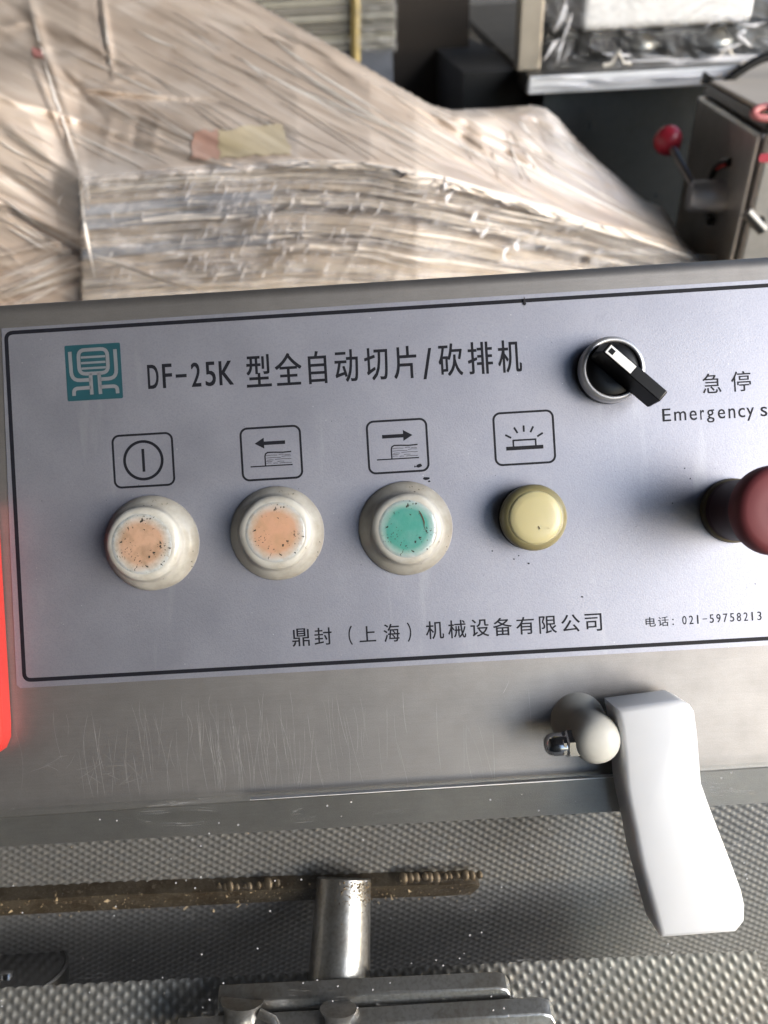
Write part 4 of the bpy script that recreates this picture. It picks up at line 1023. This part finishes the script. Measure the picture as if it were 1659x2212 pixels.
# --- film wrapped appliance on the bench
ap_ = wthing('wrapped_appliance', 'white appliance on legs under crinkled clear film, standing on the steel bench', 'appliance', lerp(A, Bf, .5)+Vector((0, .15, 0)))
def onbench(px, py): return atZ(px, py, zt)
ybx = onbench(1400, 118).y
a, b = wbox(1262, -90, 1636, 58, ybx, .35)
whm = plain('white_enamel', (.82, .82, .84), .25, var=.03); world_build(MB().box(a, b), 'body', whm, ap_, smooth=0, bevel=.012, bseg=3)
a, b = wbox(1262, 58, 1700, 66, ybx+.02, .3); world_build(MB().box(a, b), 'underframe', M['black_rubber'], ap_, smooth=0)
pp = onbench(1146, 158)
world_build(MB().box((atY(1121, 80, pp.y+.02).x, pp.y+.02, zt+.001), (atY(1172, 80, pp.y+.02).x, pp.y+.06, zt+.6)), 'corner_post', plain('beige_steel_post', (.30, .27, .23), .4, .5, scale=20), ap_, smooth=0, bevel=.003)
q = onbench(1261, 124); world_build(MB().box((q.x-.012, q.y, zt+.001), (q.x+.010, q.y+.02, zt+.6)), 'frame_post', M['black_rubber'], ap_, smooth=0)
for px, py in ((1386, 105), (1550, 98)):
    q = onbench(px, py); world_build(MB().lathe([(.035, 0), (.034, .008), (.018, .02), (.011, .05), (.010, .16)], c=(q.x, q.y+.02, zt+.0015), seg=24), 'foot', plain('grey_foot', (.5, .52, .55), .3, .3), ap_, smooth=40)
for px, py in ((1332, 146), (1565, 131)):
    q = onbench(px, py); mb = MB(); mb.tube([q+Vector((-.024, 0, .004)), q+Vector((-.010, 0, .006)), q+Vector((0, 0, .024)), q+Vector((.010, 0, .006)), q+Vector((.024, 0, .004))], .0032, 8); world_build(mb, 'clip', plain('cream_clip', (.7, .66, .6), .4), ap_, smooth=50)
mb = MB().box(*wbox(1180, -80, 1800, 100, ybx+.42, .02)); world_build(mb, 'rear_panel', plain('charcoal_panel', (.03, .033, .038), .35), ap_, smooth=0)
# crinkled film
mb = MB(); fl = []; NX, NY_ = 110, 60
yf = onbench(1400, 138).y
for j in range(NY_):
    for i in range(NX):
        x, y = lerp(1176, 1690, i/(NX-1)), lerp(-80, interp([(1176, 150), (1690, 128)], lerp(1176, 1690, i/(NX-1))), j/(NY_-1))
        d_ = yf+.0+ .018*noise.noise(Vector((x*.02+y*.01, y*.03, 3)))+.010*noise.noise(Vector((x*.06-y*.05, y*.06, 8)))
        r_ = ray(x, y); mb.v.append(CAM+r_*(d_/r_.y)); fl.append((x/1000+y/3000, y/1000, 0))
for j in range(NY_-1):
    for i in range(NX-1): k = j*NX+i; mb.f.append([k+NX, k+NX+1, k+1, k])
world_build(mb, 'clear_film', clear_mat('crinkled_clear_film', .05, (.8, .8, .84), .1, 1.55, .01, 1.0, (30, 60, 1)), ap_, smooth=180, attr={'flow': fl})
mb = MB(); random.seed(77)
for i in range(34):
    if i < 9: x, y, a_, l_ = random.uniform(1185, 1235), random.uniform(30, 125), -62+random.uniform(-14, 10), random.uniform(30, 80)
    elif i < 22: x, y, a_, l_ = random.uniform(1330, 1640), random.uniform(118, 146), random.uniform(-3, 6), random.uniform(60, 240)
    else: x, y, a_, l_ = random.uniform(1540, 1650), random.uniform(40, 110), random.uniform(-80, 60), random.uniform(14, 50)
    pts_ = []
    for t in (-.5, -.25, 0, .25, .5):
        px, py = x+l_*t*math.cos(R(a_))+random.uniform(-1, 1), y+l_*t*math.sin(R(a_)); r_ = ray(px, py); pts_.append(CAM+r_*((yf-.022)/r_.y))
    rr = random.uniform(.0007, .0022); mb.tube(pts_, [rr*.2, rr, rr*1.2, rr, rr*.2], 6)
tag(world_build(mb, 'film_crease_glints', glint, ap_, smooth=180), kind='stuff')

# --- second slicer at right
KS = 1.5; Am = atY(1639, 291, .90); zm = Am.z; Bm = atZ(1507, 207, zm)
dm = (Bm-Am).normalized(); em_ = Vector((-dm.y, dm.x, 0)); em_ = em_ if em_.x > 0 else -em_
sm = wthing('lever_slicer', 'brushed steel slicing machine with a red ball lever on its side, at right edge', 'slicing machine', Vector((Am.x, Am.y, .004)))
sidem = steel('side_steel', (.60, .58, .55), .38, dirt=.5, brushed=(20, 60)); frontm = steel('front_steel', (.52, .49, .455), .42, brushed=(200, 14))
z0_ = .02
fl_ = [Am+Vector((0, 0, 0)), Bm, Bm+em_*.4, Am+em_*.4]
world_build(MB().loft([[Vector((p.x, p.y, z0_)) for p in fl_], [Vector((p.x, p.y, zm)) for p in fl_]]), 'side_body', sidem, sm, smooth=0, bevel=.004, bseg=3, flip=False)
# front door with a dark gap
nf = -dm
gp = [Am+em_*.006+nf*.001, Am+em_*.4+nf*.001, Am+em_*.4+nf*.005, Am+em_*.006+nf*.005]
world_build(MB().loft([[Vector((p.x, p.y, z0_)) for p in gp], [Vector((p.x, p.y, zm-.004)) for p in gp]]), 'door_gap', M['black_rubber'], sm, smooth=0)
gp = [Am+em_*.004+nf*.006, Am+em_*.4+nf*.006, Am+em_*.4+nf*.022, Am+em_*.004+nf*.022]
world_build(MB().loft([[Vector((p.x, p.y, z0_)) for p in gp], [Vector((p.x, p.y, zm+.004)) for p in gp]]), 'front_door', frontm, sm, smooth=0, bevel=.003)
# cap: dark band under a pale top
cp0 = [Am+em_*.006-dm*-.004, Bm+em_*.006, Bm+em_*.42, Am+em_*.42]
hb = .014
world_build(MB().loft([[p+Vector((0, 0, .002)) for p in cp0], [p+em_*.004+Vector((0, 0, hb)) for p in cp0]]), 'lid_band', plain('dark_lid_edge', (.06, .055, .05), .4, .5), sm, smooth=0, bevel=.003)
world_build(MB().loft([[p+em_*.006+Vector((0, 0, hb+.001)) for p in cp0], [p+em_*.008+Vector((0, 0, hb+.005)) for p in cp0]]), 'lid', plain('pale_beige_lid', (.62, .535, .445), .5, var=.06, scale=12), sm, smooth=0, bevel=.002)
rl = [Bm+em_*.05+dm*.004, Bm+em_*.42+dm*.004, Bm+em_*.42+dm*.25, Bm+em_*.12+dm*.25]
world_build(MB().loft([[p+Vector((0, 0, hb-.004)) for p in reversed(rl)], [p+Vector((0, 0, hb+.004)) for p in reversed(rl)]]), 'rear_lid', plain('pale_beige_rear_lid', (.60, .52, .43), .5, var=.06, scale=12), sm, smooth=0)
def onside(px, py, out_=0.0):
    n_ = -em_; r_ = ray(px, py); t = ((Am+n_*out_)-CAM).dot(n_)/r_.dot(n_); return CAM+r_*t
n_s = -em_
hubc = onside(1562, 424, 0); 
world_build(MB().lathe([(.0195, 0), (.0195, .004), (.019, .038), (.016, .042), (0, .0422)], c=hubc+n_s*.0, axis=n_s, seg=32), 'lever_hub', M['bezel'], sm, smooth=40)
h1 = hubc+n_s*.030; bp = onside(1443, 304, .060); r1_ = onside(1456, 322, .043)
world_build(MB().tube([h1, lerp(h1, bp, .95)], .0048, 12), 'lever_rod', M['steel'], sm, smooth=50)
ld = (bp-h1).normalized()
world_build(MB().lathe([(r_*KS, h_*KS) for r_, h_ in [(.003, -.011), (.008, -.010), (.0115, -.004), (.0122, .001), (.0110, .006), (.007, .0105), (.003, .0122), (0, .0126)]], c=bp, axis=ld, seg=32), 'lever_ball', plain('glossy_red_ball', (.46, .03, .05), .3), sm, smooth=70)
mb = MB(); arc = [(1534, 398), (1538, 380), (1548, 363), (1562, 352), (1577, 350)]
Lp = [onside(x, y, .0012) for x, y in arc]; 
mb.tube(Lp, .0052, 8); world_build(mb, 'scale_slot', M['black_plastic'], sm, smooth=50)
mb = MB(); mb.tube([onside(x, y, .007) for x, y in ((1549, 366), (1556, 360), (1566, 356))], .0016, 8); world_build(mb, 'red_scale_mark', plain('red_print', (.5, .03, .03), .5), sm, smooth=50)
mb = MB(); mb.tube([onside(1530, 455, .004), onside(1535, 480, .004)], [.0045, .0063], 8); world_build(mb, 'latch_tail', M['black_plastic'], sm, smooth=50)
def onfront(px, py, out_=0.022):
    r_ = ray(px, py); t = ((Am+nf*out_)-CAM).dot(nf)/r_.dot(nf); return CAM+r_*t
mb = MB(); mb.tube([onfront(1612, 458, .05), onfront(1648, 497, .05)], .0065, 16); mb.tube([onfront(1640, 478, .022), onfront(1640, 478, .052)], .006, 16); world_build(mb, 't_handle', M['steel_dark'], sm, smooth=50)
mb = MB(); q = onfront(1652, 341, .0225); 
mb.loft([[q+em_*x+Vector((0, 0, z_))+nf*o_ for x, z_ in rrect(-.0065, -.0045, .022, .0045, .004, 4)] for o_ in (0, .0006)]); world_build(mb, 'red_sticker', plain('pinkish_red_sticker', (.50, .06, .09), .4), sm, smooth=0)
q = atY(1660, 243, .86); mb = MB()
mb.tube([q+Vector((.016*math.cos(u), .004*math.sin(u), .0050*math.sin(u))) for u in [math.pi*(.5+i/14) for i in range(15)]]+[q+Vector((.04, 0, -.0050))], .0038, 14)
mb.tube([q+Vector((0, .0, .0050)), q+Vector((.04, 0, .0050))], .0038, 14)
world_build(mb, 'pink_handle', plain('pink_plastic', (.50, .17, .17), .35), sm, smooth=60)
kb_ = atZ(1520, 182, zm+.03); mb = MB(); 
tri = [atY(1518, 182, Bm.y+.02), atY(1524, 156, Bm.y+.02), atY(1560, 182, Bm.y+.02)]
mb.loft([tri, [p+Vector((0, .01, 0)) for p in tri]]); world_build(mb, 'corner_flap', M['black_plastic'], sm, smooth=0)
cb = [atY(x, y, yy) for x, y, yy in ((1566, 180, 1.2), (1590, 160, 1.2), (1618, 141, 1.2), (1645, 127, 1.2), (1700, 110, 1.2), (1800, 90, 1.2))]
o = world_build(MB().tube(cb, .0062, 12), 'power_cable', M['black_rubber'], None, smooth=60); tag(o, 'black power cable arching behind the pale lid at right edge', 'cable')
